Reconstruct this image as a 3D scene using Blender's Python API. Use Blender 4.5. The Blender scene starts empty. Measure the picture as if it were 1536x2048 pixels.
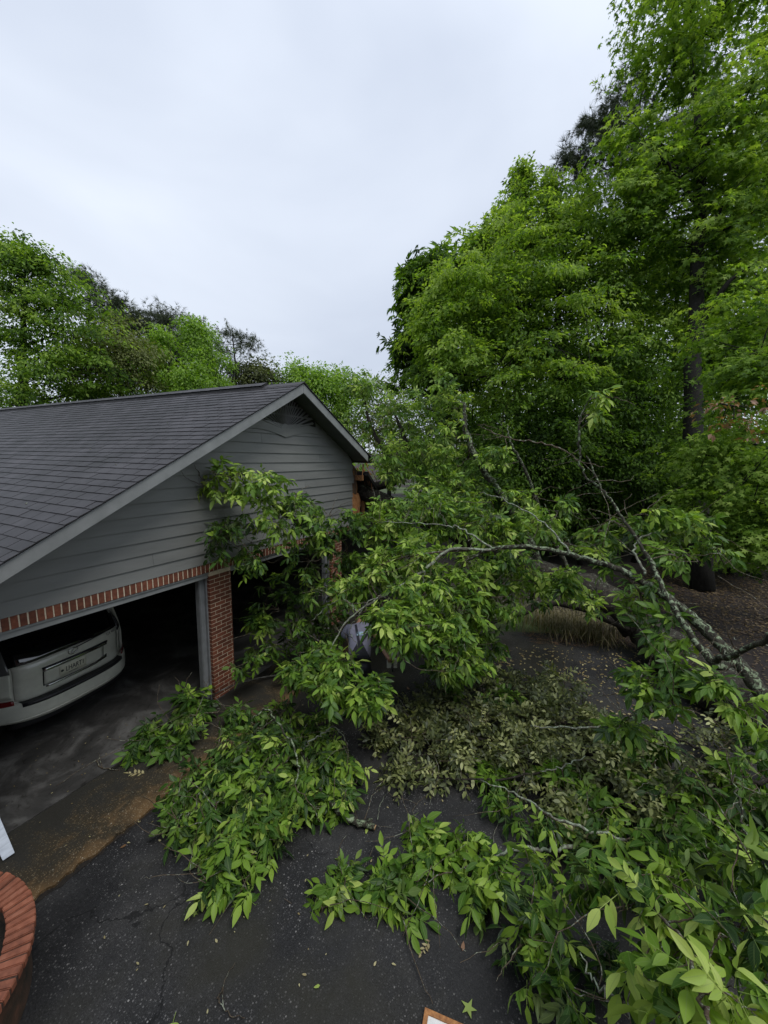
import bpy, bmesh, math, random
import numpy as np
from mathutils import Vector, Matrix

random.seed(7); rng = np.random.default_rng(7)
SC = bpy.context.scene
COL = SC.collection
PI = math.pi
rad = math.radians

# ------------------------------------------------------------------ camera
# World: X along the garage front, Y into the garage, Z up; origin at the foot of the brick pillar.
F = 791.62; CX, CY = 768, 1024                      # focal length and centre in photo pixels
def _n(a): return a / np.linalg.norm(a)
_U = _n(np.array([422., -104., F])); _V0 = _n(np.array([-1518., -134., F]))
_Z = _n(np.cross(_U, _V0)); _Z = -_Z if _Z[1] > 0 else _Z
_V = np.cross(_Z, _U)
R = np.array([_U, _V, _Z])                          # photo axes -> world axes
CAM = np.array([-4.1373, -5.3035, 4.10])
def P(px, py, D):
    return CAM + R @ np.array([(px - CX) / F, (py - CY) / F, 1.0]) * D
def G(px, py, z=0.0):
    d = R @ np.array([px - CX, py - CY, F]); t = (z - CAM[2]) / d[2]
    return CAM + d * t
def proj(p):
    c = R.T @ (np.asarray(p) - CAM)
    return CX + F * c[0] / c[2], CY + F * c[1] / c[2], c[2]

cd = bpy.data.cameras.new('camera'); cam = bpy.data.objects.new('camera', cd); COL.objects.link(cam)
M3 = np.column_stack([R @ np.array([1, 0, 0]), R @ np.array([0, -1, 0]), R @ np.array([0, 0, -1])])
M4 = Matrix([[*M3[i], CAM[i]] for i in range(3)] + [[0, 0, 0, 1]])
cam.matrix_world = M4
cd.sensor_fit = 'HORIZONTAL'; cd.sensor_width = 36; cd.lens = F / 1536 * 36
cd.clip_start = .05; cd.clip_end = 2000
SC.camera = cam

# ------------------------------------------------------------------ light
SUN_EL, SUN_AZ = 62, 200
world = bpy.data.worlds.new('World'); SC.world = world; world.use_nodes = True
nt = world.node_tree; nt.nodes.clear()
out = nt.nodes.new('ShaderNodeOutputWorld'); bg = nt.nodes.new('ShaderNodeBackground')
sky = nt.nodes.new('ShaderNodeTexSky'); sky.sky_type = 'NISHITA'; sky.sun_disc = False
sky.sun_elevation = rad(SUN_EL); sky.sun_rotation = rad(SUN_AZ)
tc = nt.nodes.new('ShaderNodeTexCoord')
mp = nt.nodes.new('ShaderNodeMapping'); mp.inputs['Scale'].default_value = (1, 1, 2.4)
no = nt.nodes.new('ShaderNodeTexNoise'); no.inputs['Scale'].default_value = 1.6; no.inputs['Detail'].default_value = 4
no.inputs['Roughness'].default_value = .45; no.inputs['Distortion'].default_value = .4
rp = nt.nodes.new('ShaderNodeValToRGB')
rp.color_ramp.elements[0].position = .3; rp.color_ramp.elements[0].color = (.53, .585, .69, 1)
rp.color_ramp.elements[1].position = .72; rp.color_ramp.elements[1].color = (.70, .755, .85, 1)
sx = nt.nodes.new('ShaderNodeSeparateXYZ'); mr = nt.nodes.new('ShaderNodeMapRange')
mr.inputs['From Min'].default_value = 0.0; mr.inputs['From Max'].default_value = 1.0
mr.inputs['To Min'].default_value = 8.7; mr.inputs['To Max'].default_value = 10.9
vm = nt.nodes.new('ShaderNodeVectorMath'); vm.operation = 'SCALE'
mx = nt.nodes.new('ShaderNodeMix'); mx.data_type = 'RGBA'; mx.clamp_result = False; mx.inputs[0].default_value = .93
L = nt.links.new
L(tc.outputs['Generated'], mp.inputs[0]); L(mp.outputs[0], no.inputs[0]); L(no.outputs[0], rp.inputs[0])
L(tc.outputs['Generated'], sx.inputs[0]); L(sx.outputs[2], mr.inputs[0])
L(rp.outputs[0], vm.inputs[0]); L(mr.outputs[0], vm.inputs['Scale'])
L(sky.outputs[0], mx.inputs[6]); L(vm.outputs[0], mx.inputs[7]); L(mx.outputs[2], bg.inputs[0])
bg.inputs[1].default_value = .1
L(bg.outputs[0], out.inputs[0])
sl = bpy.data.lights.new('sun', 'SUN'); sl.energy = 1.5; sl.angle = rad(26); sl.color = (1, .97, .93)
sun = bpy.data.objects.new('sun', sl); COL.objects.link(sun)
sun.rotation_euler = (rad(90 - SUN_EL), 0, rad(180 - SUN_AZ))
SC.view_settings.view_transform = 'Standard'; SC.view_settings.look = 'None'
SC.view_settings.exposure = 0.42; SC.view_settings.gamma = 1.0; SC.view_settings.use_curve_mapping = False
SC.render.engine = 'CYCLES'
SC.cycles.max_bounces = 8; SC.cycles.diffuse_bounces = 4; SC.cycles.transmission_bounces = 5; SC.cycles.transparent_max_bounces = 6
SC.cycles.use_denoising = True

# ------------------------------------------------------------------ materials
def newmat(name):
    m = bpy.data.materials.new(name); m.use_nodes = True
    return m, m.node_tree, m.node_tree.nodes['Principled BSDF']
def ramp(t, stops):
    r = t.nodes.new('ShaderNodeValToRGB'); e = r.color_ramp.elements
    while len(e) < len(stops): e.new(.5)
    for el, (p, c) in zip(e, stops): el.position = p; el.color = (*c, 1)
    return r
def coords(t, scale=(1, 1, 1), kind='Object'):
    c = t.nodes.new('ShaderNodeTexCoord'); m = t.nodes.new('ShaderNodeMapping'); m.inputs['Scale'].default_value = scale
    if kind == 'World':
        g = t.nodes.new('ShaderNodeNewGeometry'); t.links.new(g.outputs['Position'], m.inputs[0])
    else: t.links.new(c.outputs[kind], m.inputs[0])
    return m.outputs[0]
def noise(t, vec, scale, detail=4, rough=.55, dist=0):
    n = t.nodes.new('ShaderNodeTexNoise'); n.inputs['Scale'].default_value = scale; n.inputs['Detail'].default_value = detail
    n.inputs['Roughness'].default_value = rough; n.inputs['Distortion'].default_value = dist
    t.links.new(vec, n.inputs['Vector']); return n.outputs['Fac']
def mix(t, fac, a, b, mode='MIX'):
    m = t.nodes.new('ShaderNodeMix'); m.data_type = 'RGBA'; m.blend_type = mode
    for s, v in ((0, fac), (6, a), (7, b)):
        if isinstance(v, (int, float)): m.inputs[s].default_value = v
        elif isinstance(v, tuple): m.inputs[s].default_value = (*v, 1)
        else: t.links.new(v, m.inputs[s])
    return m.outputs[2]
def bump(t, b, h, strength=.3, dist=.01):
    n = t.nodes.new('ShaderNodeBump'); n.inputs['Strength'].default_value = strength; n.inputs['Distance'].default_value = dist
    t.links.new(h, n.inputs['Height']); t.links.new(n.outputs[0], b.inputs['Normal'])
def math_(t, op, a, b=0.0):
    m = t.nodes.new('ShaderNodeMath'); m.operation = op
    for s, v in ((0, a), (1, b)):
        if isinstance(v, (int, float)): m.inputs[s].default_value = v
        else: t.links.new(v, m.inputs[s])
    return m.outputs[0]
def simple(name, stops, scale=6, rough=.6, bs=.2, bd=.005, vec='World', metal=0, stretch=(1, 1, 1), detail=5, spec=.5, var=0):
    """noise-coloured material; var adds a per-object brightness shift"""
    m, t, b = newmat(name); v = coords(t, stretch, vec)
    n = noise(t, v, scale, detail); r = ramp(t, stops); t.links.new(n, r.inputs[0]); c = r.outputs[0]
    if var:
        oi = t.nodes.new('ShaderNodeObjectInfo')
        mr = t.nodes.new('ShaderNodeMapRange'); mr.inputs[3].default_value = 1 - var; mr.inputs[4].default_value = 1 + var
        t.links.new(oi.outputs['Random'], mr.inputs[0])
        vv = t.nodes.new('ShaderNodeVectorMath'); vv.operation = 'SCALE'
        t.links.new(c, vv.inputs[0]); t.links.new(mr.outputs[0], vv.inputs['Scale']); c = vv.outputs[0]
    t.links.new(c, b.inputs['Base Color']); b.inputs['Roughness'].default_value = rough; b.inputs['Metallic'].default_value = metal
    b.inputs['Specular IOR Level'].default_value = spec
    if bs: bump(t, b, noise(t, v, scale * 6, 3), bs, bd)
    return m
def leafmat(name, stops, under, trans=.35, rough=.42, veins=True, spec=.5):
    m, t, b = newmat(name)
    a = t.nodes.new('ShaderNodeAttribute'); a.attribute_name = 'tint'
    r = ramp(t, stops); t.links.new(a.outputs['Fac'], r.inputs[0]); c = r.outputs[0]
    if veins:
        uv = t.nodes.new('ShaderNodeUVMap'); s = t.nodes.new('ShaderNodeSeparateXYZ'); t.links.new(uv.outputs[0], s.inputs[0])
        ax = math_(t, 'ABSOLUTE', math_(t, 'SUBTRACT', s.outputs[0], .5))
        mid = math_(t, 'LESS_THAN', ax, .035)
        ph = math_(t, 'FRACT', math_(t, 'SUBTRACT', math_(t, 'MULTIPLY', s.outputs[1], 11), math_(t, 'MULTIPLY', ax, 5.5)))
        side = math_(t, 'MULTIPLY', math_(t, 'LESS_THAN', ph, .16), .35)
        f = math_(t, 'MAXIMUM', mid, side)
        c = mix(t, math_(t, 'MULTIPLY', f, .45), c, under)
    g = t.nodes.new('ShaderNodeNewGeometry')
    c2 = mix(t, math_(t, 'MULTIPLY', g.outputs['Backfacing'], .6), c, under)
    t.links.new(c2, b.inputs['Base Color']); b.inputs['Roughness'].default_value = rough
    b.inputs['Specular IOR Level'].default_value = spec
    tr = t.nodes.new('ShaderNodeBsdfTranslucent'); h = t.nodes.new('ShaderNodeMix'); h.data_type = 'RGBA'; h.blend_type = 'MULTIPLY'
    h.inputs[0].default_value = 1; h.inputs[7].default_value = (1.5, 1.6, .5, 1); t.links.new(c, h.inputs[6]); t.links.new(h.outputs[2], tr.inputs[0])
    ms = t.nodes.new('ShaderNodeMixShader'); ms.inputs[0].default_value = trans
    t.links.new(b.outputs[0], ms.inputs[1]); t.links.new(tr.outputs[0], ms.inputs[2])
    t.links.new(ms.outputs[0], t.nodes['Material Output'].inputs[0])
    return m

M = {}
M['hickory'] = leafmat('hickory_leaf', [(0, (.009, .030, .007)), (.3, (.040, .106, .012)), (.6, (.130, .240, .022)), (.82, (.245, .375, .045)), (1, (.40, .50, .12))], (.22, .30, .10), .30, .48, spec=.28)
M['dull'] = leafmat('olive_leaf', [(0, (.022, .034, .010)), (.35, (.07, .092, .024)), (.7, (.20, .225, .075)), (1, (.38, .40, .17))], (.20, .22, .09), .2, .5)
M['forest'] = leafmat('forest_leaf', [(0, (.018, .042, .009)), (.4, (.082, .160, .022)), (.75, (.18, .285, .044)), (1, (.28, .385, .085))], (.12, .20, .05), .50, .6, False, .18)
M['lime'] = leafmat('fresh_leaf', [(0, (.07, .14, .02)), (.5, (.16, .28, .035)), (1, (.27, .41, .065))], (.12, .26, .05), .45, .5, False, .35)
M['drab'] = leafmat('drab_leaf', [(0, (.04, .05, .02)), (.5, (.115, .14, .045)), (1, (.2, .23, .08))], (.1, .12, .05), .3, .6, False, .3)
M['needle'] = leafmat('pine_needle', [(0, (.018, .028, .014)), (.5, (.050, .070, .036)), (1, (.10, .12, .06))], (.04, .055, .03), .12, .6, False, .3)
M['rusty'] = leafmat('rusty_leaf', [(0, (.09, .07, .02)), (.5, (.22, .12, .06)), (1, (.34, .2, .14))], (.2, .12, .08), .3, .5, False)
M['straw'] = leafmat('dry_blade', [(0, (.05, .05, .02)), (.5, (.14, .13, .06)), (1, (.3, .24, .13))], (.2, .17, .1), .25, .6, False)
M['deadleaf'] = leafmat('dead_leaf', [(0, (.07, .04, .02)), (.5, (.2, .15, .06)), (1, (.42, .38, .2))], (.25, .2, .1), .15, .6)

def bark(name, dark, light, lichen, amount):
    m, t, b = newmat(name); v = coords(t, (1, 1, 1), 'World')
    n1 = noise(t, v, 14, 6, .6); r = ramp(t, [(.3, dark), (.75, light)]); t.links.new(n1, r.inputs[0])
    n2 = noise(t, v, 17, 8, .72, .6); r2 = ramp(t, [(amount, (0, 0, 0)), (amount + .06, (1, 1, 1))])
    gg = t.nodes.new('ShaderNodeNewGeometry'); gz = t.nodes.new('ShaderNodeSeparateXYZ'); t.links.new(gg.outputs['Normal'], gz.inputs[0])
    t.links.new(math_(t, 'ADD', n2, math_(t, 'MULTIPLY', gz.outputs[2], .055)), r2.inputs[0])
    n3 = noise(t, v, 60, 3); r3 = ramp(t, [(.3, tuple(x * .6 for x in lichen)), (.7, lichen)]); t.links.new(n3, r3.inputs[0])
    c = mix(t, r2.outputs[0], r.outputs[0], r3.outputs[0]); t.links.new(c, b.inputs['Base Color'])
    b.inputs['Roughness'].default_value = .85; b.inputs['Specular IOR Level'].default_value = .25
    vo = t.nodes.new('ShaderNodeTexVoronoi'); vo.inputs['Scale'].default_value = 38; vo.feature = 'DISTANCE_TO_EDGE'
    t.links.new(coords(t, (1, 1, .3), 'World'), vo.inputs[0])
    bump(t, b, math_(t, 'ADD', vo.outputs[0], math_(t, 'MULTIPLY', r2.outputs[0], .4)), .7, .02)
    return m
M['bark'] = bark('dark_bark', (.010, .008, .006), (.040, .034, .027), (.24, .29, .20), .64)
M['trunkbark'] = bark('furrowed_bark', (.008, .007, .0055), (.060, .052, .040), (.27, .31, .22), .61)
M['lichen'] = bark('lichen_bark', (.016, .014, .010), (.060, .055, .04), (.27, .34, .21), .53)
M['twig'] = bark('twig_bark', (.05, .035, .022), (.14, .11, .075), (.33, .36, .28), .56)
M['paletwig'] = bark('pale_twig_bark', (.09, .085, .07), (.22, .21, .17), (.34, .40, .29), .5)
M['farbark'] = bark('forest_bark', (.007, .0065, .005), (.022, .020, .016), (.06, .07, .05), .66)
M['cutwood'] = simple('cut_wood', [(.3, (.28, .15, .07)), (.7, (.5, .32, .16))], 30)

def asphalt():
    m, t, b = newmat('worn_asphalt'); v = coords(t, (1, 1, 1), 'World')
    n = noise(t, v, 1.1, 6, .6, .3); r = ramp(t, [(.32, (.0065, .0065, .007)), (.5, (.018, .018, .0185)), (.68, (.038, .037, .036))]); t.links.new(n, r.inputs[0])
    nf = noise(t, v, 90, 3, .7); rf = ramp(t, [(.25, (.35, .35, .35)), (.75, (1.7, 1.7, 1.7))]); t.links.new(nf, rf.inputs[0])
    c = mix(t, 1, r.outputs[0], rf.outputs[0], 'MULTIPLY')
    def specks(c, scale, thr, col, radius):
        vo = t.nodes.new('ShaderNodeTexVoronoi'); vo.inputs['Scale'].default_value = scale; t.links.new(v, vo.inputs[0])
        s = t.nodes.new('ShaderNodeSeparateColor'); t.links.new(vo.outputs['Color'], s.inputs[0])
        f = math_(t, 'MULTIPLY', math_(t, 'GREATER_THAN', s.outputs[0], thr), math_(t, 'LESS_THAN', vo.outputs['Distance'], radius))
        f = math_(t, 'MULTIPLY', f, math_(t, 'MULTIPLY', s.outputs[1], .9))
        return mix(t, f, c, col), f
    pn = noise(t, v, .9, 3); pr = ramp(t, [(.35, (.15, .15, .15)), (.62, (1, 1, 1))]); t.links.new(pn, pr.inputs[0])
    c0 = c
    c, f1 = specks(c, 62, .74, (.17, .165, .16), .40)
    c, f2 = specks(c, 38, .90, (.36, .35, .33), .27)
    c, f3 = specks(c, 130, .72, (.10, .10, .10), .4)
    c = mix(t, pr.outputs[0], c0, c)
    # greenish damp film and cracks
    n4 = noise(t, v, .55, 5, .6); r4 = ramp(t, [(.48, (0, 0, 0)), (.60, (.75, .75, .75))]); t.links.new(n4, r4.inputs[0])
    c = mix(t, r4.outputs[0], c, (.02, .019, .012))
    cr = t.nodes.new('ShaderNodeTexVoronoi'); cr.feature = 'DISTANCE_TO_EDGE'; cr.inputs['Scale'].default_value = .3
    nd = t.nodes.new('ShaderNodeTexNoise'); nd.inputs['Scale'].default_value = 2.4; nd.inputs['Detail'].default_value = 6; t.links.new(v, nd.inputs['Vector'])
    va = t.nodes.new('ShaderNodeVectorMath'); va.operation = 'MULTIPLY_ADD'; va.inputs[1].default_value = (1.1, 1.1, 0)
    t.links.new(nd.outputs['Color'], va.inputs[0]); t.links.new(v, va.inputs[2]); t.links.new(va.outputs[0], cr.inputs[0])
    cmask = noise(t, v, .33, 2); crf = math_(t, 'MULTIPLY', math_(t, 'LESS_THAN', cr.outputs['Distance'], .0030), math_(t, 'GREATER_THAN', cmask, .42))
    c = mix(t, math_(t, 'MULTIPLY', crf, .75), c, (.005, .005, .005)); t.links.new(c, b.inputs['Base Color'])
    rr = ramp(t, [(.3, (.55, .55, .55)), (.7, (.8, .8, .8))]); t.links.new(n, rr.inputs[0]); t.links.new(rr.outputs[0], b.inputs['Roughness'])
    b.inputs['Specular IOR Level'].default_value = .3
    h = math_(t, 'SUBTRACT', nf, math_(t, 'MULTIPLY', crf, 1.5)); bump(t, b, h, .75, .006)
    return m
M['asphalt'] = asphalt()
def apron():
    m, t, b = newmat('pebbled_concrete'); v = coords(t, (1, 1, 1), 'World')
    n = noise(t, v, 2.3, 7, .65, .8); sp = t.nodes.new('ShaderNodeSeparateXYZ'); t.links.new(v, sp.inputs[0])
    mrr = t.nodes.new('ShaderNodeMapRange'); mrr.inputs[1].default_value = -.35; mrr.inputs[2].default_value = -1.1
    t.links.new(sp.outputs[1], mrr.inputs[0])
    fac = math_(t, 'ADD', math_(t, 'MULTIPLY', mrr.outputs[0], .75), math_(t, 'MULTIPLY', math_(t, 'SUBTRACT', n, .5), 2.0))
    r = ramp(t, [(.1, (.022, .021, .017)), (.45, (.035, .027, .015)), (.85, (.125, .075, .032))]); t.links.new(fac, r.inputs[0])
    c = r.outputs[0]
    for sc, th, col, rd in ((55, .62, (.22, .16, .09), .42), (90, .7, (.30, .26, .18), .35), (40, .9, (.45, .42, .34), .25)):
        vo = t.nodes.new('ShaderNodeTexVoronoi'); vo.inputs['Scale'].default_value = sc; t.links.new(v, vo.inputs[0])
        s = t.nodes.new('ShaderNodeSeparateColor'); t.links.new(vo.outputs['Color'], s.inputs[0])
        f = math_(t, 'MULTIPLY', math_(t, 'GREATER_THAN', s.outputs[0], th), math_(t, 'LESS_THAN', vo.outputs['Distance'], rd))
        f = math_(t, 'MULTIPLY', f, math_(t, 'MULTIPLY', math_(t, 'ADD', fac, .08), s.outputs[1])); c = mix(t, f, c, col)
    t.links.new(c, b.inputs['Base Color']); b.inputs['Roughness'].default_value = .7; b.inputs['Specular IOR Level'].default_value = .3
    bump(t, b, noise(t, v, 70, 3), .6, .008); return m
M['apron'] = apron()
def slab():
    m, t, b = newmat('stained_concrete'); v = coords(t, (1, 1, 1), 'World')
    n = noise(t, v, 1.7, 7, .62, .8); r = ramp(t, [(.3, (.014, .014, .013)), (.5, (.038, .037, .035)), (.64, (.095, .094, .09)), (.8, (.17, .17, .165))]); t.links.new(n, r.inputs[0])
    n2 = noise(t, v, 9, 5, .7, 1.5); r2 = ramp(t, [(.56, (1, 1, 1)), (.68, (.4, .38, .34))]); t.links.new(n2, r2.inputs[0])
    t.links.new(mix(t, 1, r.outputs[0], r2.outputs[0], 'MULTIPLY'), b.inputs['Base Color']); b.inputs['Roughness'].default_value = .6
    bump(t, b, noise(t, v, 40, 4), .3, .004); return m
M['slab'] = slab()
def groundmat():
    m, t, b = newmat('leaf_litter_soil'); v = coords(t, (1, 1, 1), 'World')
    n = noise(t, v, 25, 6, .75); r = ramp(t, [(.3, (.007, .005, .0035)), (.55, (.022, .014, .010)), (.8, (.06, .04, .03))]); t.links.new(n, r.inputs[0])
    n2 = noise(t, v, .22, 4, .5); r2 = ramp(t, [(.50, (0, 0, 0)), (.60, (1, 1, 1))]); t.links.new(n2, r2.inputs[0])
    ng = noise(t, v, 40, 4); rg = ramp(t, [(.3, (.02, .04, .01)), (.7, (.09, .13, .035))]); t.links.new(ng, rg.inputs[0])
    t.links.new(mix(t, r2.outputs[0], r.outputs[0], rg.outputs[0]), b.inputs['Base Color']); b.inputs['Roughness'].default_value = .9
    bump(t, b, n, .8, .03); return m
M['ground'] = groundmat()
M['mulch'] = simple('wood_mulch', [(.3, (.006, .004, .0035)), (.55, (.020, .012, .009)), (.8, (.065, .042, .034))], 38, .9, .8, .03, detail=6)
M['lawn'] = simple('thin_lawn', [(.3, (.035, .05, .012)), (.7, (.12, .15, .04))], 30, .9, .6, .02)
M['shingle'] = simple('asphalt_shingle', [(.25, (.011, .0105, .0105)), (.5, (.024, .0225, .025)), (.8, (.048, .045, .049))], 1.7, .62, .55, .004, var=.16, detail=9, spec=.45)
_t = M['shingle'].node_tree; _b = _t.nodes['Principled BSDF']; _src = _b.inputs['Base Color'].links[0].from_socket
_g = _t.nodes.new('ShaderNodeNewGeometry'); _mr = _t.nodes.new('ShaderNodeMapRange'); _mr.inputs[3].default_value = .72; _mr.inputs[4].default_value = 1.32
_t.links.new(_g.outputs['Random Per Island'], _mr.inputs[0]); _vv = _t.nodes.new('ShaderNodeVectorMath'); _vv.operation = 'SCALE'
_t.links.new(_src, _vv.inputs[0]); _t.links.new(_mr.outputs[0], _vv.inputs['Scale']); _t.links.new(_vv.outputs[0], _b.inputs['Base Color'])
M['deck'] = simple('roof_underlay', [(.3, (.006, .006, .006)), (.7, (.012, .012, .012))], 20)
M['siding'] = simple('painted_siding', [(.25, (.135, .139, .132)), (.75, (.195, .199, .190))], 1.6, .5, .12, .002, var=.05, detail=7, stretch=(.6, 1, 3))
M['trim'] = simple('painted_trim', [(.25, (.17, .18, .18)), (.75, (.25, .26, .26))], 5, .45, .1, .002, stretch=(1, 1, 1))
M['jamb'] = simple('painted_jamb', [(.3, (.14, .15, .155)), (.75, (.20, .21, .22))], 7, .45, .1, .002)
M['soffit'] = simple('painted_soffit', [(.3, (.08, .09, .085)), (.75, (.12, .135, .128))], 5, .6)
M['brick'] = simple('red_brick', [(.25, (.085, .026, .014)), (.55, (.16, .050, .026)), (.8, (.22, .085, .046))], 22, .75, .5, .004, var=.28)
M['capbrick'] = simple('orange_red_brick', [(.25, (.15, .048, .025)), (.55, (.28, .095, .05)), (.8, (.36, .15, .09))], 16, .75, .5, .004, var=.14)
M['mortar'] = simple('pale_mortar', [(.3, (.46, .38, .27)), (.7, (.62, .54, .41))], 40, .85, .4, .002)
M['darkmortar'] = simple('dirty_mortar', [(.3, (.03, .018, .012)), (.7, (.09, .045, .028))], 40, .85, .4, .002)
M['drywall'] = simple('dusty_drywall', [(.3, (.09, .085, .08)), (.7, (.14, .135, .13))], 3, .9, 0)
M['rawwood'] = simple('splintered_wood', [(.25, (.17, .075, .03)), (.6, (.36, .17, .07)), (.85, (.55, .32, .16))], 14, .7, .5, .006, stretch=(6, 6, 1))
M['mossbrick'] = simple('mossy_brick', [(.3, (.018, .016, .009)), (.55, (.06, .032, .018)), (.8, (.13, .055, .03))], 9, .85, .6, .006)
M['osb'] = simple('torn_sheathing', [(.3, (.25, .10, .035)), (.7, (.46, .22, .09))], 10, .7, .4, .004)
M['soil'] = simple('dark_soil', [(.3, (.006, .005, .004)), (.7, (.03, .022, .015))], 30, .95, .8, .02)
M['metal'] = simple('pale_metal', [(.3, (.36, .40, .46)), (.7, (.5, .55, .62))], 8, .35, .2, .002, stretch=(1, 1, 8))
def plain(name, c, rough=.5, metal=0, coat=0, spec=.5):
    m, t, b = newmat(name); v = coords(t, (1, 1, 1), 'Object'); n = noise(t, v, 12, 3)
    r = ramp(t, [(.3, tuple(x * .88 for x in c)), (.7, c)]); t.links.new(n, r.inputs[0]); t.links.new(r.outputs[0], b.inputs['Base Color'])
    b.inputs['Roughness'].default_value = rough; b.inputs['Metallic'].default_value = metal; b.inputs['Coat Weight'].default_value = coat
    b.inputs['Specular IOR Level'].default_value = spec
    return m
M['white'] = plain('pearl_white_paint', (.60, .61, .53), .28, 0, .8)
M['blackplastic'] = plain('black_plastic', (.012, .012, .014), .5)
M['carglass'] = plain('tinted_glass', (.004, .004, .006), .03, 0, 1, .8)
M['chrome'] = plain('chrome', (.75, .76, .77), .12, 1)
M['redlens'] = plain('red_lens', (.16, .012, .014), .12, 0, 1)
M['clearlens'] = plain('smoked_lens', (.10, .10, .10), .08, 0, 1)
M['plate'] = plain('plate_white', (.62, .62, .50), .5)
M['ink'] = plain('dark_ink', (.02, .025, .03), .5)
M['tyre'] = plain('tyre_rubber', (.012, .012, .012), .85)
M['skin'] = plain('skin', (.42, .23, .16), .5)
M['hair'] = plain('dark_hair', (.02, .014, .01), .6)
M['shirt'] = simple('grey_jersey', [(.3, (.17, .17, .23)), (.7, (.25, .25, .33))], 9, .85, .3, .01)
M['print'] = simple('pale_blue_print', [(.4, (.22, .3, .4)), (.6, (.42, .62, .75))], 18, .8)
M['overall'] = simple('black_canvas', [(.3, (.008, .009, .014)), (.7, (.018, .019, .028))], 9, .8, .3, .01)
M['boot'] = plain('dark_boot', (.02, .015, .012), .7)
M['sawred'] = plain('red_brown_plastic', (.26, .05, .025), .4)
M['sawwhite'] = plain('off_white_plastic', (.55, .56, .55), .4)
M['rustwood'] = simple('rusty_brown_frame', [(.3, (.20, .075, .02)), (.7, (.42, .19, .06))], 30, .6, .3, .003)
M['chipped'] = simple('chipped_white_paint', [(.33, (.35, .18, .13)), (.40, (.66, .67, .65)), (.8, (.78, .79, .78))], 14, .5, .3, .002)
M['maroon'] = plain('maroon_paint', (.16, .03, .02), .5)
M['cream'] = simple('cream_paint', [(.4, (.55, .38, .16)), (.6, (.75, .62, .38))], 18, .5)
M['darkcar'] = plain('dark_car_paint', (.02, .022, .026), .25, 0, 1)
M['wire'] = plain('grey_cable', (.12, .12, .11), .6)

# ------------------------------------------------------------------ builders
def tag(o, label=None, cat=None, group=None, kind=None):
    if label: o['label'] = label
    if cat: o['category'] = cat
    if group: o['group'] = group
    if kind: o['kind'] = kind
    return o
def thing(name, loc, label, cat, group=None, rz=0):
    o = bpy.data.objects.new(name, None); COL.objects.link(o); o.location = loc; o.rotation_euler = (0, 0, rz)
    o.empty_display_size = .2
    return tag(o, label, cat, group)
def link(name, me, parent=None, world_loc=None):
    o = bpy.data.objects.new(name, me); COL.objects.link(o)
    if parent is not None: o.parent = parent
    return o
def origin(o):
    v = np.zeros(3)
    while o is not None: v = v + np.array(o.location); o = o.parent
    return v
def npmesh(name, V, faces, mat, tint=None, uv=None, smooth=False):
    """faces: int array (n,3) or (n,4)"""
    V = np.asarray(V, np.float32); faces = np.asarray(faces, np.int32); k = faces.shape[1]; n = len(faces)
    me = bpy.data.meshes.new(name); me.vertices.add(len(V)); me.vertices.foreach_set('co', V.ravel())
    me.loops.add(n * k); me.loops.foreach_set('vertex_index', faces.ravel())
    me.polygons.add(n); me.polygons.foreach_set('loop_start', np.arange(0, n * k, k, dtype=np.int32))
    me.polygons.foreach_set('loop_total', np.full(n, k, np.int32))
    if smooth: me.polygons.foreach_set('use_smooth', np.ones(n, bool))
    if tint is not None:
        a = me.attributes.new('tint', 'FLOAT', 'POINT'); a.data.foreach_set('value', np.asarray(tint, np.float32).ravel())
    if uv is not None:
        l = me.uv_layers.new(name='UVMap'); l.data.foreach_set('uv', np.asarray(uv, np.float32)[faces.ravel()].ravel())
    me.update(calc_edges=True); me.materials.append(mat)
    return me
def pymesh(name, V, Fc, mat, smooth=False):
    me = bpy.data.meshes.new(name); me.from_pydata([tuple(map(float, v)) for v in V], [], Fc); me.update()
    if smooth:
        for p in me.polygons: p.use_smooth = True
    me.materials.append(mat); return me
BOXF = [(0, 3, 2, 1), (4, 5, 6, 7), (0, 1, 5, 4), (1, 2, 6, 5), (2, 3, 7, 6), (3, 0, 4, 7)]
class MB:
    def __init__(s): s.V = []; s.F = []
    def add(s, V, Fc):
        o = len(s.V); s.V += [tuple(map(float, v)) for v in V]; s.F += [tuple(i + o for i in f) for f in Fc]; return s
    def box(s, a, b):
        x0, y0, z0 = np.minimum(a, b); x1, y1, z1 = np.maximum(a, b)
        return s.add([(x0, y0, z0), (x1, y0, z0), (x1, y1, z0), (x0, y1, z0), (x0, y0, z1), (x1, y0, z1), (x1, y1, z1), (x0, y1, z1)], BOXF)
    def prism(s, pts, d):
        """polygon (3-D points, any plane) extruded by vector d"""
        n = len(pts); P2 = [tuple(np.add(p, d)) for p in pts]
        return s.add(list(pts) + P2, [tuple(range(n))[::-1], tuple(range(n, 2 * n))] + [(i, (i + 1) % n, n + (i + 1) % n, n + i) for i in range(n)])
    def tube(s, path, radii, k=8):
        V, Fc = tube_arr(path, radii, k); return s.add(V, [tuple(f) for f in Fc])
    def build(s, name, mat, parent=None, smooth=False, bevel=0, loc=None, seg=2):
        me = pymesh(name, s.V, s.F, mat, False)
        bm = bmesh.new(); bm.from_mesh(me); bmesh.ops.recalc_face_normals(bm, faces=bm.faces)
        if bevel: bmesh.ops.bevel(bm, geom=bm.edges[:], offset=bevel, segments=seg, affect='EDGES', profile=.6)
        bm.to_mesh(me); bm.free()
        if smooth:
            for p in me.polygons: p.use_smooth = True
        o = link(name, me, parent)
        if loc is not None: o.location = loc
        return o
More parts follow.
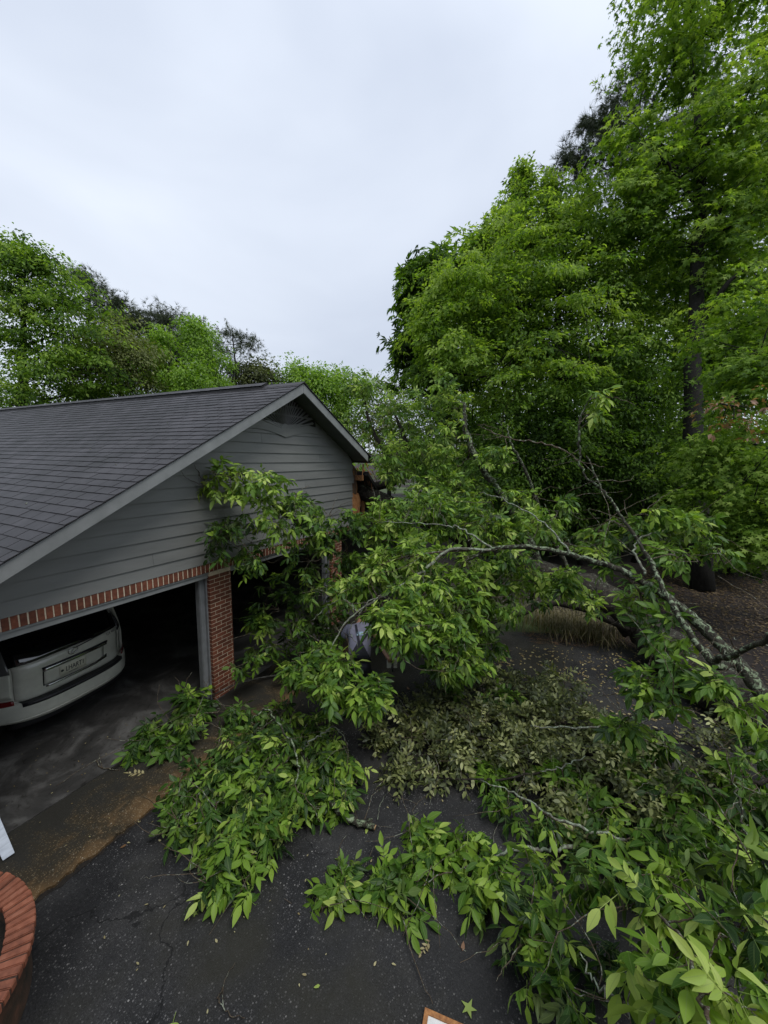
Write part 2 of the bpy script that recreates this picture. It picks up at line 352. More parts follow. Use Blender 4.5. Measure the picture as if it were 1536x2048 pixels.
def smoothpath(pts, n=8, jit=0, r=None):
    """Catmull-Rom through pts (m,3) -> dense points (and radii)"""
    p = np.asarray(pts, float); m = len(p)
    q = np.vstack([2 * p[0] - p[1], p, 2 * p[-1] - p[-2]]); o = []; rr = []
    for i in range(m - 1):
        a, b, c, d = q[i:i + 4]
        for t in np.linspace(0, 1, n, endpoint=False):
            o.append(.5 * ((2 * b) + (-a + c) * t + (2 * a - 5 * b + 4 * c - d) * t * t + (-a + 3 * b - 3 * c + d) * t ** 3))
            if r is not None: rr.append(r[i] * (1 - t) + r[i + 1] * t)
    o.append(p[-1]); o = np.array(o)
    if r is not None: rr.append(r[-1])
    if jit: o[1:-1] += rng.normal(0, jit, (len(o) - 2, 3))
    return (o, np.array(rr)) if r is not None else o
def tube_arr(path, radii, k=6):
    path = np.asarray(path, float); m = len(path); radii = np.broadcast_to(radii, (m,))
    T = np.gradient(path, axis=0); T /= np.linalg.norm(T, axis=1)[:, None] + 1e-9
    ref = np.array([0, 0, 1.]) if abs(T[0, 2]) < .9 else np.array([1., 0, 0])
    a = np.linspace(0, 2 * PI, k, endpoint=False); V = []
    N = _n(np.cross(T[0], ref))
    for i in range(m):
        N = N - T[i] * (N @ T[i]); N /= np.linalg.norm(N) + 1e-9; B = np.cross(T[i], N)
        V.append(path[i] + radii[i] * (np.cos(a)[:, None] * N + np.sin(a)[:, None] * B))
    V = np.vstack(V + [path[:1], path[-1:]]); Fc = []
    i = np.arange(m - 1)[:, None] * k; j = np.arange(k)[None, :]; j2 = (j + 1) % k
    q = np.stack([i + j, i + j2, i + k + j2, i + k + j], -1).reshape(-1, 4)
    c0, c1 = m * k, m * k + 1; jj = np.arange(k)
    caps0 = np.stack([(jj + 1) % k, jj, np.full(k, c0), np.full(k, c0)], 1)
    caps1 = np.stack([(m - 1) * k + jj, (m - 1) * k + (jj + 1) % k, np.full(k, c1), np.full(k, c1)], 1)
    return V, [tuple(x) for x in q] + [tuple(x[:3]) for x in caps0] + [tuple(x[:3]) for x in caps1]
def tubes_mesh(name, tubes, mat, smooth=True, off=np.zeros(3)):
    V = []; T = []; o = 0
    for path, r, k in tubes:
        v, f = tube_arr(path, r, k); V.append(v - off)
        for q in f:
            T.append((q[0] + o, q[1] + o, q[2] + o))
            if len(q) == 4: T.append((q[0] + o, q[2] + o, q[3] + o))
        o += len(v)
    return npmesh(name, np.vstack(V), np.array(T), mat, smooth=smooth)

# ------------------------------------------------------------------ leaf templates
def leaflet(Lg, W, st, prof, curl=.15, fold=.35, ser=0):
    V = [(0, 0, 0)]; uv = [(.5, 0)]; T = []
    for t, w in zip(st, prof):
        z = -curl * Lg * t * t; V += [(-w * W / 2, t * Lg - .06 * Lg * w, z + fold * w * W / 2), (0, t * Lg, z), (w * W / 2, t * Lg - .06 * Lg * w, z + fold * w * W / 2)]
        uv += [(0, t), (.5, t), (1, t)]
    V.append((0, Lg, -curl * Lg)); uv.append((.5, 1)); n = len(st)
    T += [(0, 2, 1), (0, 3, 2)]
    for i in range(n - 1):
        a = 1 + 3 * i; b = a + 3; T += [(a, a + 1, b + 1), (a, b + 1, b), (a + 1, a + 2, b + 2), (a + 1, b + 2, b + 1)]
    a = 1 + 3 * (n - 1); e = len(V) - 1; T += [(a, a + 1, e), (a + 1, a + 2, e)]
    return np.array(V, float), np.array(T), np.array(uv, float)
def rotz(a): c, s = math.cos(a), math.sin(a); return np.array([[c, -s, 0], [s, c, 0], [0, 0, 1.]])
def rotx(a): c, s = math.cos(a), math.sin(a); return np.array([[1, 0, 0], [0, c, -s], [0, s, c]])
def roty(a): c, s = math.cos(a), math.sin(a); return np.array([[c, 0, s], [0, 1, 0], [-s, 0, c]])
def cat(parts):
    V = []; T = []; U = []; C = []; o = 0
    for v, t, u, c in parts: V.append(v); T.append(t + o); U.append(u); C.append(np.full(len(v), c) if np.isscalar(c) else c); o += len(v)
    return np.vstack(V), np.vstack(T), np.vstack(U), np.concatenate(C)
def compound(r, n=5, hero=True):
    """hickory leaf: stalk with pairs of leaflets and one at the tip; total length about .30"""
    parts = []; st, pf = ((.13, .32, .56, .8), (.45, .86, 1.0, .58)) if hero else ((.35, .72), (.9, .8))
    pairs = (n - 1) // 2; y = .07; rl = y + .035 * pairs + .02
    for k in range(pairs):
        y0 = .06 + .042 * k * (1 if n == 5 else .9); s = (.62 + .38 * (k + 1) / pairs)
        for sg in (-1, 1):
            Lg = .135 * s * r.uniform(.82, 1.12); wl = r.random() < .22; v, t, u = leaflet(Lg, Lg * r.uniform(.32, .42), st, pf, r.uniform(.5, .95) if wl else r.uniform(.02, .35), r.uniform(.6, 1.1) if wl else r.uniform(.1, .6))
            v = v @ (rotz(-sg * rad(r.uniform(38, 66))) @ roty(rad(r.uniform(-30, 30))) @ rotx(rad(r.uniform(-38, 12)))).T + np.array([0, y0, 0])
            parts.append((v, t, u, r.uniform(-.1, .1)))
    Lg = .155 * r.uniform(.9, 1.15); v, t, u = leaflet(Lg, Lg * r.uniform(.36, .46), st, pf, r.uniform(.1, .35), r.uniform(.15, .5))
    v = v @ (rotz(rad(r.uniform(-10, 10))) @ roty(rad(r.uniform(-25, 25))) @ rotx(rad(r.uniform(-30, 5)))).T + np.array([0, rl, 0]); parts.append((v, t, u, r.uniform(-.08, .1)))
    w = .0022; v = np.array([(-w, 0, 0), (w, 0, 0), (w, rl, 0), (-w, rl, 0), (0, 0, -w), (0, rl, -w)]); t = np.array([(0, 1, 2), (0, 2, 3), (0, 3, 5), (0, 5, 4)])
    parts.append((v, t, np.full((6, 2), .5), .15))
    return cat(parts)
def sprig(r, n=7, Lf=.075):
    """short twig with small simple leaves set alternately"""
    parts = []; Lt = .03 * n
    for k in range(n):
        y = .02 + Lt * k / n; sg = -1 if k % 2 else 1; Lg = Lf * r.uniform(.7, 1.2)
        v, t, u = leaflet(Lg, Lg * r.uniform(.42, .55), (.3, .7), (.9, .85), r.uniform(0, .3), r.uniform(.1, .5))
        a = sg * rad(r.uniform(35, 70)) if k < n - 1 else 0
        v = v @ (rotz(-a) @ roty(rad(r.uniform(-45, 45))) @ rotx(rad(r.uniform(-25, 40)))).T + np.array([0, y, 0]); parts.append((v, t, u, r.uniform(-.22, .25)))
    w = .0018; v = np.array([(-w, 0, 0), (w, 0, 0), (w, Lt, 0), (-w, Lt, 0)]); parts.append((v, np.array([(0, 1, 2), (0, 2, 3)]), np.full((4, 2), .5), -.3))
    return cat(parts)
def star():
    V = [(0, .25, 0)]; 
    for k in range(5):
        a = rad(90 + 72 * k if k == 0 else 90 + 68 * k + (20 if k > 2 else 0)); 
        V.append((math.cos(a) * .62, .25 + math.sin(a) * .62, -.12)); a2 = rad(90 + 68 * k + 34 + (10 if k > 2 else 0)); V.append((math.cos(a2) * .24, .25 + math.sin(a2) * .24, .03))
    T = [(0, i, i % 10 + 1) for i in range(1, 11)]
    V = np.array(V); V[:, 1] += .35; return V, np.array(T), np.full((11, 2), .5), np.zeros(11)
def oval():
    return np.array([(0, 0, 0), (-.27, .45, .1), (0, 1, -.1), (.27, .45, .1)]), np.array([(0, 2, 1), (0, 3, 2)]), np.full((4, 2), .5), np.zeros(4)
def droopy():
    V = []; T = []
    for a in (-50, -18, 15, 48):
        d = np.array([math.sin(rad(a)), math.cos(rad(a)), 0]); s = np.array([d[1], -d[0], 0]); o = len(V)
        V += [(0, 0, 0), tuple(d * .5 - s * .13 + (0, 0, .03)), tuple(d * 1.0 + np.array([0, 0, -.25])), tuple(d * .5 + s * .13 + (0, 0, .03))]; T += [(o, o + 2, o + 1), (o, o + 3, o + 2)]
    return np.array(V, float), np.array(T), np.full((len(V), 2), .5), np.zeros(len(V))
def tuft():
    V = []; T = []; r = random.Random(3)
    for k in range(14):
        a = r.uniform(0, 2 * PI); e = r.uniform(.15, .95); d = np.array([math.cos(a) * e, 1 - e * .55, math.sin(a) * e]); d = d / np.linalg.norm(d); s = np.cross(d, (r.uniform(-1, 1), r.uniform(-1, 1), r.uniform(-1, 1))); s = s / np.linalg.norm(s) * .028
        o = len(V); V += [tuple(-s), tuple(s), tuple(d)]; T.append((o, o + 1, o + 2))
    return np.array(V), np.array(T), np.full((len(V), 2), .5), np.zeros(len(V))
def frames(d, n):
    d = d / (np.linalg.norm(d, axis=1)[:, None] + 1e-9); x = np.cross(d, n); x /= np.linalg.norm(x, axis=1)[:, None] + 1e-9; z = np.cross(x, d)
    return np.stack([x, d, z], 2)             # columns
def scatter(tpl, pos, d, n, s, tint):
    V, T, U, C = tpl; m = len(pos); Rm = frames(d, n)
    W = np.einsum('mij,vj->mvi', Rm, V) * np.asarray(s)[:, None, None] + pos[:, None, :]
    Tt = (T[None] + (np.arange(m) * len(V))[:, None, None]).reshape(-1, 3)
    return W.reshape(-1, 3), Tt, np.tile(U, (m, 1)), np.clip((tint[:, None] + C[None]).ravel(), 0, 1)

# shared hero leaf meshes (variants x brightness)
rr_ = random.Random(11)
HERO_T = [compound(rr_, 5 if k % 3 else 7, True) for k in range(10)]
LOW_T = [compound(rr_, 5, False) for k in range(8)]
TINTS = (.08, .26, .44, .62, .78, .95)
HERO = [[npmesh('compound_leaf', v, t, M['hickory'], np.clip(c + ti, 0, 1), u) for ti in TINTS] for v, t, u, c in HERO_T]
SPRIG_T = [sprig(rr_, 8) for k in range(5)]
SPRIG = [[npmesh('leafy_sprig', v, t, M['dull'], np.clip(c + ti, 0, 1), u) for ti in (.2, .4, .6, .85)] for v, t, u, c in SPRIG_T]

class Plant:
    """one fallen branch or tree: limbs, twigs and leaves, under one Empty"""
    def __init__(s, name, loc, label, cat_, kind='hickory', group=None, twigmat='twig', maxleaf=300):
        s.o = thing(name, tuple(loc), label, cat_, group); s.off = np.array(loc, float); s.pts = []; s.rad = []; s.tubes = []; s.leaves = []; s.kind = kind; s.tm = twigmat; s.maxleaf = maxleaf
    def limb(s, pts, r, mat='bark', name='limb', jit=.012, k=10, n=8, cut=False):
        q, rr = smoothpath(pts, n, jit, r); rr = rr * (1 + rng.normal(0, .05, len(rr)))
        o = link(name, tubes_mesh(name, [(q, rr, k)], M[mat], True, s.off), s.o)
        s.pts += list(q); s.rad += list(rr); return q
    def near(s, p):
        A = np.array(s.pts); i = int(np.argmin(np.linalg.norm(A - p, axis=1) + .15 * np.maximum(0, A[:, 2] - p[2]))); return A[i], s.rad[i]
    def branch(s, end, r0=None, sag=.1, rec=True, k=5):
        a, ra = s.near(end); d = np.linalg.norm(end - a); r0 = r0 or min(ra * .8, .006 + .008 * d)
        b = a * .5 + end * .5 + rng.normal(0, .08 * d, 3) + np.array([0, 0, sag * d])
        q, rr = smoothpath([a, b, end], 5, .012 * d, [r0, r0 * .65, r0 * .25]); s.tubes.append((q, rr, k))
        if rec: s.pts += list(q[2:]); s.rad += list(rr[2:])
        return q
    def spray(s, c, n=5, droop=.6, sc=1.0, tint=.5, tsd=.16, tdir=None, up=(0, 0, 1)):
        q = s.branch(c, .0045 * sc, .15, False, 4)
        dr = _n(q[-1] - q[-3] + 1e-6); 
        if tdir is not None: dr = _n(dr + np.asarray(tdir))
        for k in range(n):
            a = rng.uniform(0, 2 * PI); o = np.array([math.cos(a), math.sin(a), rng.uniform(-.1, .5)])
            d = _n(dr * .6 + o * .9 + np.array([0, 0, -droop * rng.uniform(-.25, 1.6)]))
            nn = np.asarray(up, float) + rng.normal(0, .55, 3) + o * .3
            b = q[-1] - dr * .05 * k * rng.uniform(.5, 1) * sc
            if s.maxz_ok(b): s.leaves.append((b, d, nn, sc * rng.uniform(.75, 1.15), float(np.clip(rng.normal(tint - .02, tsd * 1.35), 0, 1))))
    def maxz_ok(s, b): return b[2] > .015
    def mass(s, c, rr, n, nb=4, **kw):
        """leafy mass round c with radii rr"""
        c = np.asarray(c, float); rr = np.asarray(rr, float) * np.ones(3)
        for k in range(nb):
            s.branch(c + rng.uniform(-.6, .6, 3) * rr)
        for k in range(n):
            v = rng.normal(0, 1, 3); v = v / np.linalg.norm(v) * rng.uniform(.15, 1) ** .5 * rr; p = c + v
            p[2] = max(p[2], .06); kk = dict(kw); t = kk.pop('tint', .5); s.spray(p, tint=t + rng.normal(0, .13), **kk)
    def bare(s, n, ln=.35):
        A = np.array(s.pts)
        for k in range(n):
            a = A[rng.integers(len(A))]; e = a + rng.normal(0, 1, 3) * ln * np.array([1, 1, .7]); e[2] = max(e[2], .03)
            q = smoothpath([a, (a + e) / 2 + rng.normal(0, .07 * ln / .35, 3), e], 4, .008); s.tubes.append((q, np.linspace(.0055, .0022, len(q)), 4))
    def finish(s):
        s.bare(int(len(s.leaves) * .05) + 4)
        if s.tubes: 
            o = link('twigs', tubes_mesh('twigs', s.tubes, M[s.tm], True, s.off), s.o); tag(o, kind='stuff')
        def size(lf):
            x, y, D = proj(lf[0])
            if D < .3 or not (-60 < x < 1600 and -60 < y < 2110): return -1
            return lf[3] / D + .0004 * lf[0][2]
        lv = sorted(s.leaves, key=size, reverse=True); hero = lv[:s.maxleaf]; rest = lv[s.maxleaf:]
        if len(hero):
            d = np.array([h[1] for h in hero]); n = np.array([h[2] for h in hero]); Rm = frames(d, n)
            for i, (b, _, _, sc, ti) in enumerate(hero):
                if s.kind == 'hickory': me = HERO[rng.integers(len(HERO))][int(np.argmin([abs(ti - x) for x in TINTS]))]
                else: me = SPRIG[rng.integers(len(SPRIG))][min(3, int(ti * 4))]
                o = bpy.data.objects.new('leaf' if s.kind == 'hickory' else 'leaf_sprig', me); COL.objects.link(o); o.parent = s.o
                Mx = np.eye(4); Mx[:3, :3] = Rm[i] * sc; Mx[:3, 3] = b - s.off; o.matrix_basis = Matrix(Mx.tolist())
        if rest:
            tp = LOW_T if s.kind == 'hickory' else SPRIG_T; acc = []
            idx = rng.integers(len(tp), size=len(rest))
            for k in range(len(tp)):
                sel = [rest[i] for i in np.where(idx == k)[0]]
                if not sel: continue
                acc.append(scatter(tp[k], np.array([x[0] for x in sel]) - s.off, np.array([x[1] for x in sel]), np.array([x[2] for x in sel]), np.array([x[3] for x in sel]), np.array([x[4] for x in sel])))
            V, T, U, C = cat(acc)
            tag(link('foliage', npmesh('foliage', V, T, M['hickory' if s.kind == 'hickory' else 'dull'], C, U), s.o), kind='stuff')

# ------------------------------------------------------------------ standing trees
TPL = {'oval': oval(), 'star': star(), 'tuft': tuft(), 'droop': droopy()}
def tree(name, label, base, blobs, leaf='oval', size=.12, nclump=120, per=200, tr=.25, mat='forest', cr=.7, tint=.5, tsd=.13, cat_='tree', group=None, limbs=8, flat=.28, shell=.45, trunk_top=None, lean=(0, 0), twigs=True, csd=.2, topgain=.15):
    """blobs: (px,py,D,rx,ry[,rz]) crown masses given where they stand"""
    base = np.array([base[0], base[1], 0.]); o = thing(name, tuple(base), label, cat_, group)
    B = []
    for b in blobs:
        px, py, D, rx, ry = b[:5]; c = P(px, py, D); a = rx * D / F; h = ry * D / F; B.append((c, np.array([a, b[5] if len(b) > 5 else a, h])))
    zc = max(c[2] + r[2] for c, r in B); zl = min(c[2] - r[2] for c, r in B); cm = np.mean([c for c, r in B], 0)
    top = np.array([cm[0], cm[1], zc * .9]) if trunk_top is None else np.array(trunk_top)
    tp = [base, base * .7 + top * .3 + np.array([rng.normal(0, .2), rng.normal(0, .2), 0]), base * .3 + top * .7 + np.array([rng.normal(0, .25), rng.normal(0, .25), 0]), top]
    q, rr = smoothpath(tp, 6, .03, [tr * 1.15, tr * .9, tr * .5, tr * .12])
    link('trunk', tubes_mesh('trunk', [(q, rr, 10)], M['farbark'], True, base), o)
    w = np.array([np.prod(r) for c, r in B]) ** .5; w = np.maximum(w, .45 * w.mean()); w /= w.sum(); cl = []
    for k in range(nclump):
        c, r = B[rng.choice(len(B), p=w)]; v = rng.normal(0, 1, 3); v /= np.linalg.norm(v); v = v * rng.uniform(0, 1) ** shell
        cl.append((c + v * r, v))
    cl = [(p, v) for p, v in cl if p[2] > .3]
    wisp = []
    for k in range(int(nclump * .55)):
        c, r = B[rng.choice(len(B), p=w)]; v = rng.normal(0, 1, 3); v /= np.linalg.norm(v); v[2] += .25; p = c + v * r * rng.uniform(.98, 1.32)
        if p[2] > .5: wisp.append((p, v))
    # limbs
    tubes = []; lp = list(q[4:]); lr = list(rr[4:])
    for k in range(limbs):
        e = cl[rng.integers(len(cl))][0]; i = int(np.clip(np.searchsorted(q[:, 2], e[2] - np.linalg.norm((e - q[-1])[:2]) * .5), 3, len(q) - 2))
        a = q[i]; d = np.linalg.norm(e - a); mid = (a + e) / 2 + np.array([0, 0, .08 * d]) + rng.normal(0, .05 * d, 3)
        p_, r_ = smoothpath([a, mid, e], 6, .02 * d / 3, [rr[i] * .6, rr[i] * .3, .02]); lp += list(p_[3:]); lr += list(r_[3:])
        link('limb', tubes_mesh('limb', [(p_, r_, 7)], M['farbark'], True, base), o)
    A = np.array(lp)
    if twigs:
        for p, v in cl[::2]:
            i = int(np.argmin(np.linalg.norm(A - p, axis=1))); a = A[i]; d = np.linalg.norm(p - a)
            if d < .2: continue
            p_ = smoothpath([a, (a + p) / 2 + np.array([0, 0, .05 * d]) + rng.normal(0, .04 * d, 3), p], 4); tubes.append((p_, np.linspace(min(lr[i] * .7, .02 + .012 * d), .008, len(p_)), 4))
        if tubes: tag(link('branches', tubes_mesh('branches', tubes, M['farbark'], True, base), o), kind='stuff')
    PP = []; DD = []; NN = []; SS = []; TT = []
    for p, v, sf in [(p, v, 1.) for p, v in cl] + [(p, v, .55) for p, v in wisp]:
        n = max(4, int(per * rng.uniform(.5, 1.4) * sf ** 2.4)); r = cr * rng.uniform(.6, 1.35) * sf; a = rng.uniform(0, 2 * PI, n); q_ = r * np.sqrt(rng.uniform(0, 1, n))
        nr = _n(np.array([0, 0, 1.]) + np.array([v[0], v[1], 0]) * .55 + rng.normal(0, .18, 3)); h1 = np.array([v[0], v[1], 0]) + rng.normal(0, .45, 3); t1 = _n(h1 - nr * (h1 @ nr)); t2 = np.cross(nr, t1)
        off = np.cos(a)[:, None] * t1 * q_[:, None] * 1.55 + np.sin(a)[:, None] * t2 * q_[:, None] * .62 + nr * rng.normal(0, flat * r, n)[:, None]
        off[:, 2] -= .25 * q_ ** 2 / r
        PP.append(p + off - base); DD.append(off + rng.normal(0, .3 * r, (n, 3)) + np.array([0, 0, -.25 * r])); NN.append(nr + rng.normal(0, .45, (n, 3)))
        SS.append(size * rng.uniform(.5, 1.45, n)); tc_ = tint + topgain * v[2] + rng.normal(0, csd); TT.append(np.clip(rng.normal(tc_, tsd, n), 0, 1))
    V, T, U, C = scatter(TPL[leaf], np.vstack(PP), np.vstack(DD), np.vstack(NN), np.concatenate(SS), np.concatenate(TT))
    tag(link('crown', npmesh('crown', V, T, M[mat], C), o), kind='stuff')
    return o
def pine(name, label, base, top, blobs, tr=.22, nclump=70, per=26, size=.26, group=None, cr=.5, tint=.45):
    return tree(name, label, base, blobs, 'tuft', size, nclump, per, tr, 'needle', cr, tint, .18, 'pine tree', group, limbs=12, flat=.35, shell=.6, trunk_top=top, csd=.18)

# ================================================================== SETTING
def sheet(name, pts, z, mat, kind='structure', thick=0, div=0):
    V = [(p[0], p[1], z) for p in pts]
    if thick:
        return tag(MB().prism([(p[0], p[1], z - thick) for p in pts], (0, 0, thick)).build(name, M[mat]), kind=kind)
    me = pymesh(name, V, [tuple(range(len(V)))], M[mat]); o = link(name, me); return tag(o, kind=kind)
def rough_edge(a, b, n, amp):
    t = np.linspace(0, 1, n); a = np.array(a, float); b = np.array(b, float); nrm = _n(np.array([-(b - a)[1], (b - a)[0]])) 
    return [tuple(a + (b - a) * x + nrm * rng.normal(0, amp)) for x in t]
sheet('ground', [(-300, -300), (300, -300), (300, 300), (-300, 300)], -.012, 'ground')
drive = [(-12, -1.0), (4.6, -1.0), (4.9, -3.1)] + rough_edge((5.9, -5.2), (5.7, -6.6), 6, .05) + rough_edge((5.2, -7.3), (3.6, -8.6), 8, .06) + [(3.2, -11), (3.0, -40), (-12, -40)]
sheet('driveway', drive, -.004, 'asphalt')
ap = [(-8, -.045)] + [(7.5, -.045)] + rough_edge((7.5, -1.06), (-8, -1.075), 300, .014)
sheet('apron', ap, .028, 'apron', thick=.06)
ck = rough_edge((7.5, -1.10), (-8, -1.12), 260, .010); ck2 = rough_edge((-8, -1.04), (7.5, -1.04), 60, .002)
sheet('edge_crack', ck + ck2, .002, 'soil')
sheet('garage_floor', [(-3.6, 7.2), (-3.6, -.035), (7.2, -.035), (7.2, 7.2)], .03, 'slab', thick=.06)
sheet('mulch_bed', [(5.75, -6.2), (6.3, -4.9), (9, -3.6), (14, -4), (17.5, -8.5), (15, -14), (9, -14), (4.6, -9.2)], .004, 'mulch')
sheet('lawn', [(17, -6), (22, -4), (34, -9), (32, -16), (22, -15), (17.5, -10)], .006, 'lawn')
# thick woodland floor rising gently behind
hx = np.linspace(-120, 160, 60); hy = np.linspace(-120, 160, 60); HX, HY = np.meshgrid(hx, hy); 
dd = np.sqrt((HX + 4) ** 2 + (HY + 5) ** 2); HZ = np.where(dd > 60, (dd - 60) * .05, -.6) + np.sin(HX * .11) * np.cos(HY * .07) * np.where(dd > 60, 1, 0); 
ii = np.arange(59)[:, None] * 60 + np.arange(59)[None]; q = np.stack([ii, ii + 1, ii + 61, ii + 60], -1).reshape(-1, 4)
tag(link('hillside', npmesh('hillside', np.stack([HX, HY, HZ], -1).reshape(-1, 3), q, M['ground'], smooth=True)), kind='structure')

# ================================================================== GARAGE
g = thing('garage', (0, 0, 0), 'grey lap sided three bay brick garage with dark shingle roof and broken right corner', 'garage')
AU, AZ = 1.835, 5.43                       # ridge line
SL = .533; UL = -4.0                       # slope, left eave
VF, VB = -.45, 14.2                        # roof front and back
def zr(u): return AZ - abs(u - AU) * SL
# --- masonry: pillars and their bricks
def brick_pillar(u0, u1, z1, parent, nmax=400):
    core = MB().box((u0 + .003, .001, 0), (u1 - .003, .19, z1)).build('mortar_core', M['mortar'], parent)
    me = {}
    def bm_(w, d):
        k = (round(w, 3), round(d, 3))
        if k not in me:
            tmp = MB().box((0, 0, 0), (w, d, .0575)); m_ = pymesh('brick', tmp.V, tmp.F, M['brick']); 
            b = bmesh.new(); b.from_mesh(m_); bmesh.ops.recalc_face_normals(b, faces=b.faces); bmesh.ops.bevel(b, geom=b.edges[:], offset=.003, segments=1, affect='EDGES'); b.to_mesh(m_); b.free(); me[k] = m_
        return me[k]
    nc = int(z1 / .0677)
    for c in range(nc):
        z = .005 + c * .0677; x = u0; first = (.19 if c % 2 else .09)
        w = first
        while x < u1 - .02:
            w_ = min(w, u1 - x)
            if u1 - x - w_ < .03: w_ = u1 - x
            if w_ > .02:
                o = link('brick', bm_(w_, .2), core); o.location = (x, -.0035 + rng.normal(0, .0007), z)
            x += w_ + .01; w = .19
brick_pillar(-.02, .405, 2.225, g)
brick_pillar(3.32, 3.75, 2.225, g)
brick_pillar(-3.2, -2.86, 2.225, g)
# soldier course over the doors
me_s = None
lin = MB().box((-3.3, .003, 2.236), (4.25, .10, 2.372)).build('lintel_mortar', M['mortar'], g)
tmp = MB().box((0, 0, 0), (.063, .1, .142)); me_s = pymesh('brick', tmp.V, tmp.F, M['brick'])
b = bmesh.new(); b.from_mesh(me_s); bmesh.ops.recalc_face_normals(b, faces=b.faces); bmesh.ops.bevel(b, geom=b.edges[:], offset=.003, segments=1, affect='EDGES'); b.to_mesh(me_s); b.free()
u = -3.3
while u < 4.2:
    o = link('brick', me_s, lin); o.location = (u, -.0015 + rng.normal(0, .0008), 2.233); o.rotation_euler = (0, rng.normal(0, .006), 0); u += .0768
# header boards and jambs
for a, b_ in ((-2.85, -.02), (.405, 3.32)):
    MB().box((a, .03, 2.133), (b_, .19, 2.231)).build('door_header', M['trim'], g, bevel=.004)
    MB().box((a, .012, 2.205), (b_, .03, 2.229)).build('header_moulding', M['trim'], g, bevel=.003)
def jamb(u0, u1, sgn):
    MB().box((u0, .10, .03), (u1, .19, 2.133)).build('door_jamb', M['jamb'], g, bevel=.004)
    MB().box((u1 - .028 if sgn > 0 else u0, .055, .03), (u1 if sgn > 0 else u0 + .028, .10, 2.133)).build('jamb_moulding', M['jamb'], g, bevel=.006)
    MB().box((u0 + .006 if sgn > 0 else u1 - .024, .085, .03), (u0 + .024 if sgn > 0 else u1 - .006, .10, 2.133)).build('jamb_stop', M['jamb'], g, bevel=.005)
jamb(-.142, -.02, 1); jamb(3.2, 3.32, 1); jamb(-2.86, -2.75, -1)
# garage walls inside, ceiling
MB().box((-3.4, .19, 0), (-3.28, 7.1, 2.7)).box((7.05, .19, 0), (7.17, 7.1, 2.7)).box((-3.4, 7.0, 0), (7.17, 7.12, 2.7)).build('inner_wall', M['drywall'], g)
MB().box((-3.28, .19, 2.55), (7.05, 7.0, 2.62)).build('ceiling', M['drywall'], g)
MB().box((-3.3, .10, 2.375), (4.1, .185, 5.2 * 0 + 2.6)).build('header_beam', M['drywall'], g)
# outer side wall and back (brick veneer seen only from elsewhere)
MB().box((-3.42, .1, 0), (-3.405, 14, 2.45)).box((7.175, .1, 0), (7.19, 14, 2.3)).box((-3.42, 14, 0), (7.19, 14.1, 2.4)).build('side_wall', M['siding'], g)
# --- lap siding: every board a piece
SPL = .176; z = 2.378; k = 0
def board(u0, u1, z0, z1):
    if u1 - u0 < .05: return
    # wedge board, clipped by the roof slope at the ends
    def lim(zz, u): return u
    h = z1 - z0; lo = max(u0, AU - (AZ - .12 - z1) / SL) ; 
    uL0 = max(u0, AU - (AZ - .10 - z0) / SL); uL1 = max(u0, AU - (AZ - .10 - z1) / SL)
    uR0 = min(u1, AU + (AZ - .10 - z0) / SL); uR1 = min(u1, AU + (AZ - .10 - z1) / SL)
    if uR0 - uL0 < .05: return
    uR1 = max(uR1, uL1 + .01)
    yb, yt, bk = -.008, .014, .034
    V = [(uL0, yb, z0), (uR0, yb, z0), (uR1, yt, z1), (uL1, yt, z1), (uL0, bk, z0), (uR0, bk, z0), (uR1, bk, z1), (uL1, bk, z1)]
    o = MB().add(V, [(0, 1, 2, 3), (5, 4, 7, 6), (1, 0, 4, 5), (3, 2, 6, 7), (0, 3, 7, 4), (2, 1, 5, 6)]).build('siding_board', M['siding'], g)
    return o
joints = {1: -.9, 3: 1.1, 4: .32, 6: 2.4, 7: -.12, 9: 2.9, 11: 1.2}
while z < AZ - .3:
    end = 4.26 + rng.normal(0, .05); st = -3.42
    if k in joints: board(st, joints[k] - .0015, z, z + SPL + .012); board(joints[k] + .0015, end, z, z + SPL + .012)
    else: board(st, end, z, z + SPL + .012)
    z += SPL; k += 1
MB().prism([(-3.4, .035, 2.45), (4.2, .035, 2.45), (4.2, .035, zr(4.2) - .1), (AU, .035, AZ - .1), (-3.4, .035, zr(-3.4) - .1)], (0, .05, 0)).build('wall_sheathing', M['deck'], g)
# torn sheathing and splinters at the crushed corner
MB().prism([(4.22, .02, 2.62), (4.62, .02, 2.55), (4.66, .02, 2.98), (4.56, .02, 3.16), (4.42, .02, 3.12), (4.26, .02, 3.2)], (0, .05, 0)).build('torn_panel', M['osb'], g)
MB().prism([(4.2, .02, 3.2), (4.46, .02, 3.14), (4.48, .02, 3.75), (4.2, .02, 3.95)], (0, .03, 0)).build('torn_panel', simple('damp_sheathing', [(.3, (.05, .03, .02)), (.7, (.12, .065, .035))], 9, .8), g)
for k in range(15):
    a = np.array([4.35 + rng.uniform(-.1, .45), rng.uniform(-.4, .15), 3.75 + rng.normal(0, .1)]); d = np.array([rng.normal(.1, .1), rng.normal(0, .07), -rng.uniform(.12, .42)])
    w = rng.uniform(.008, .03); MB().add([a + (-w, 0, 0), a + (w, 0, 0), a + (w, .02, 0), a + (-w, .02, 0), a + d], [(0, 1, 2, 3), (1, 0, 4), (2, 1, 4), (3, 2, 4), (0, 3, 4)]).build('splinter', M['rawwood'], g)
MB().box((4.5, .05, 2.4), (4.54, .14, 3.4)).build('stud', M['rawwood'], g)
MB().box((4.9, .05, 2.4), (4.94, .14, 3.2)).build('stud', M['rawwood'], g)
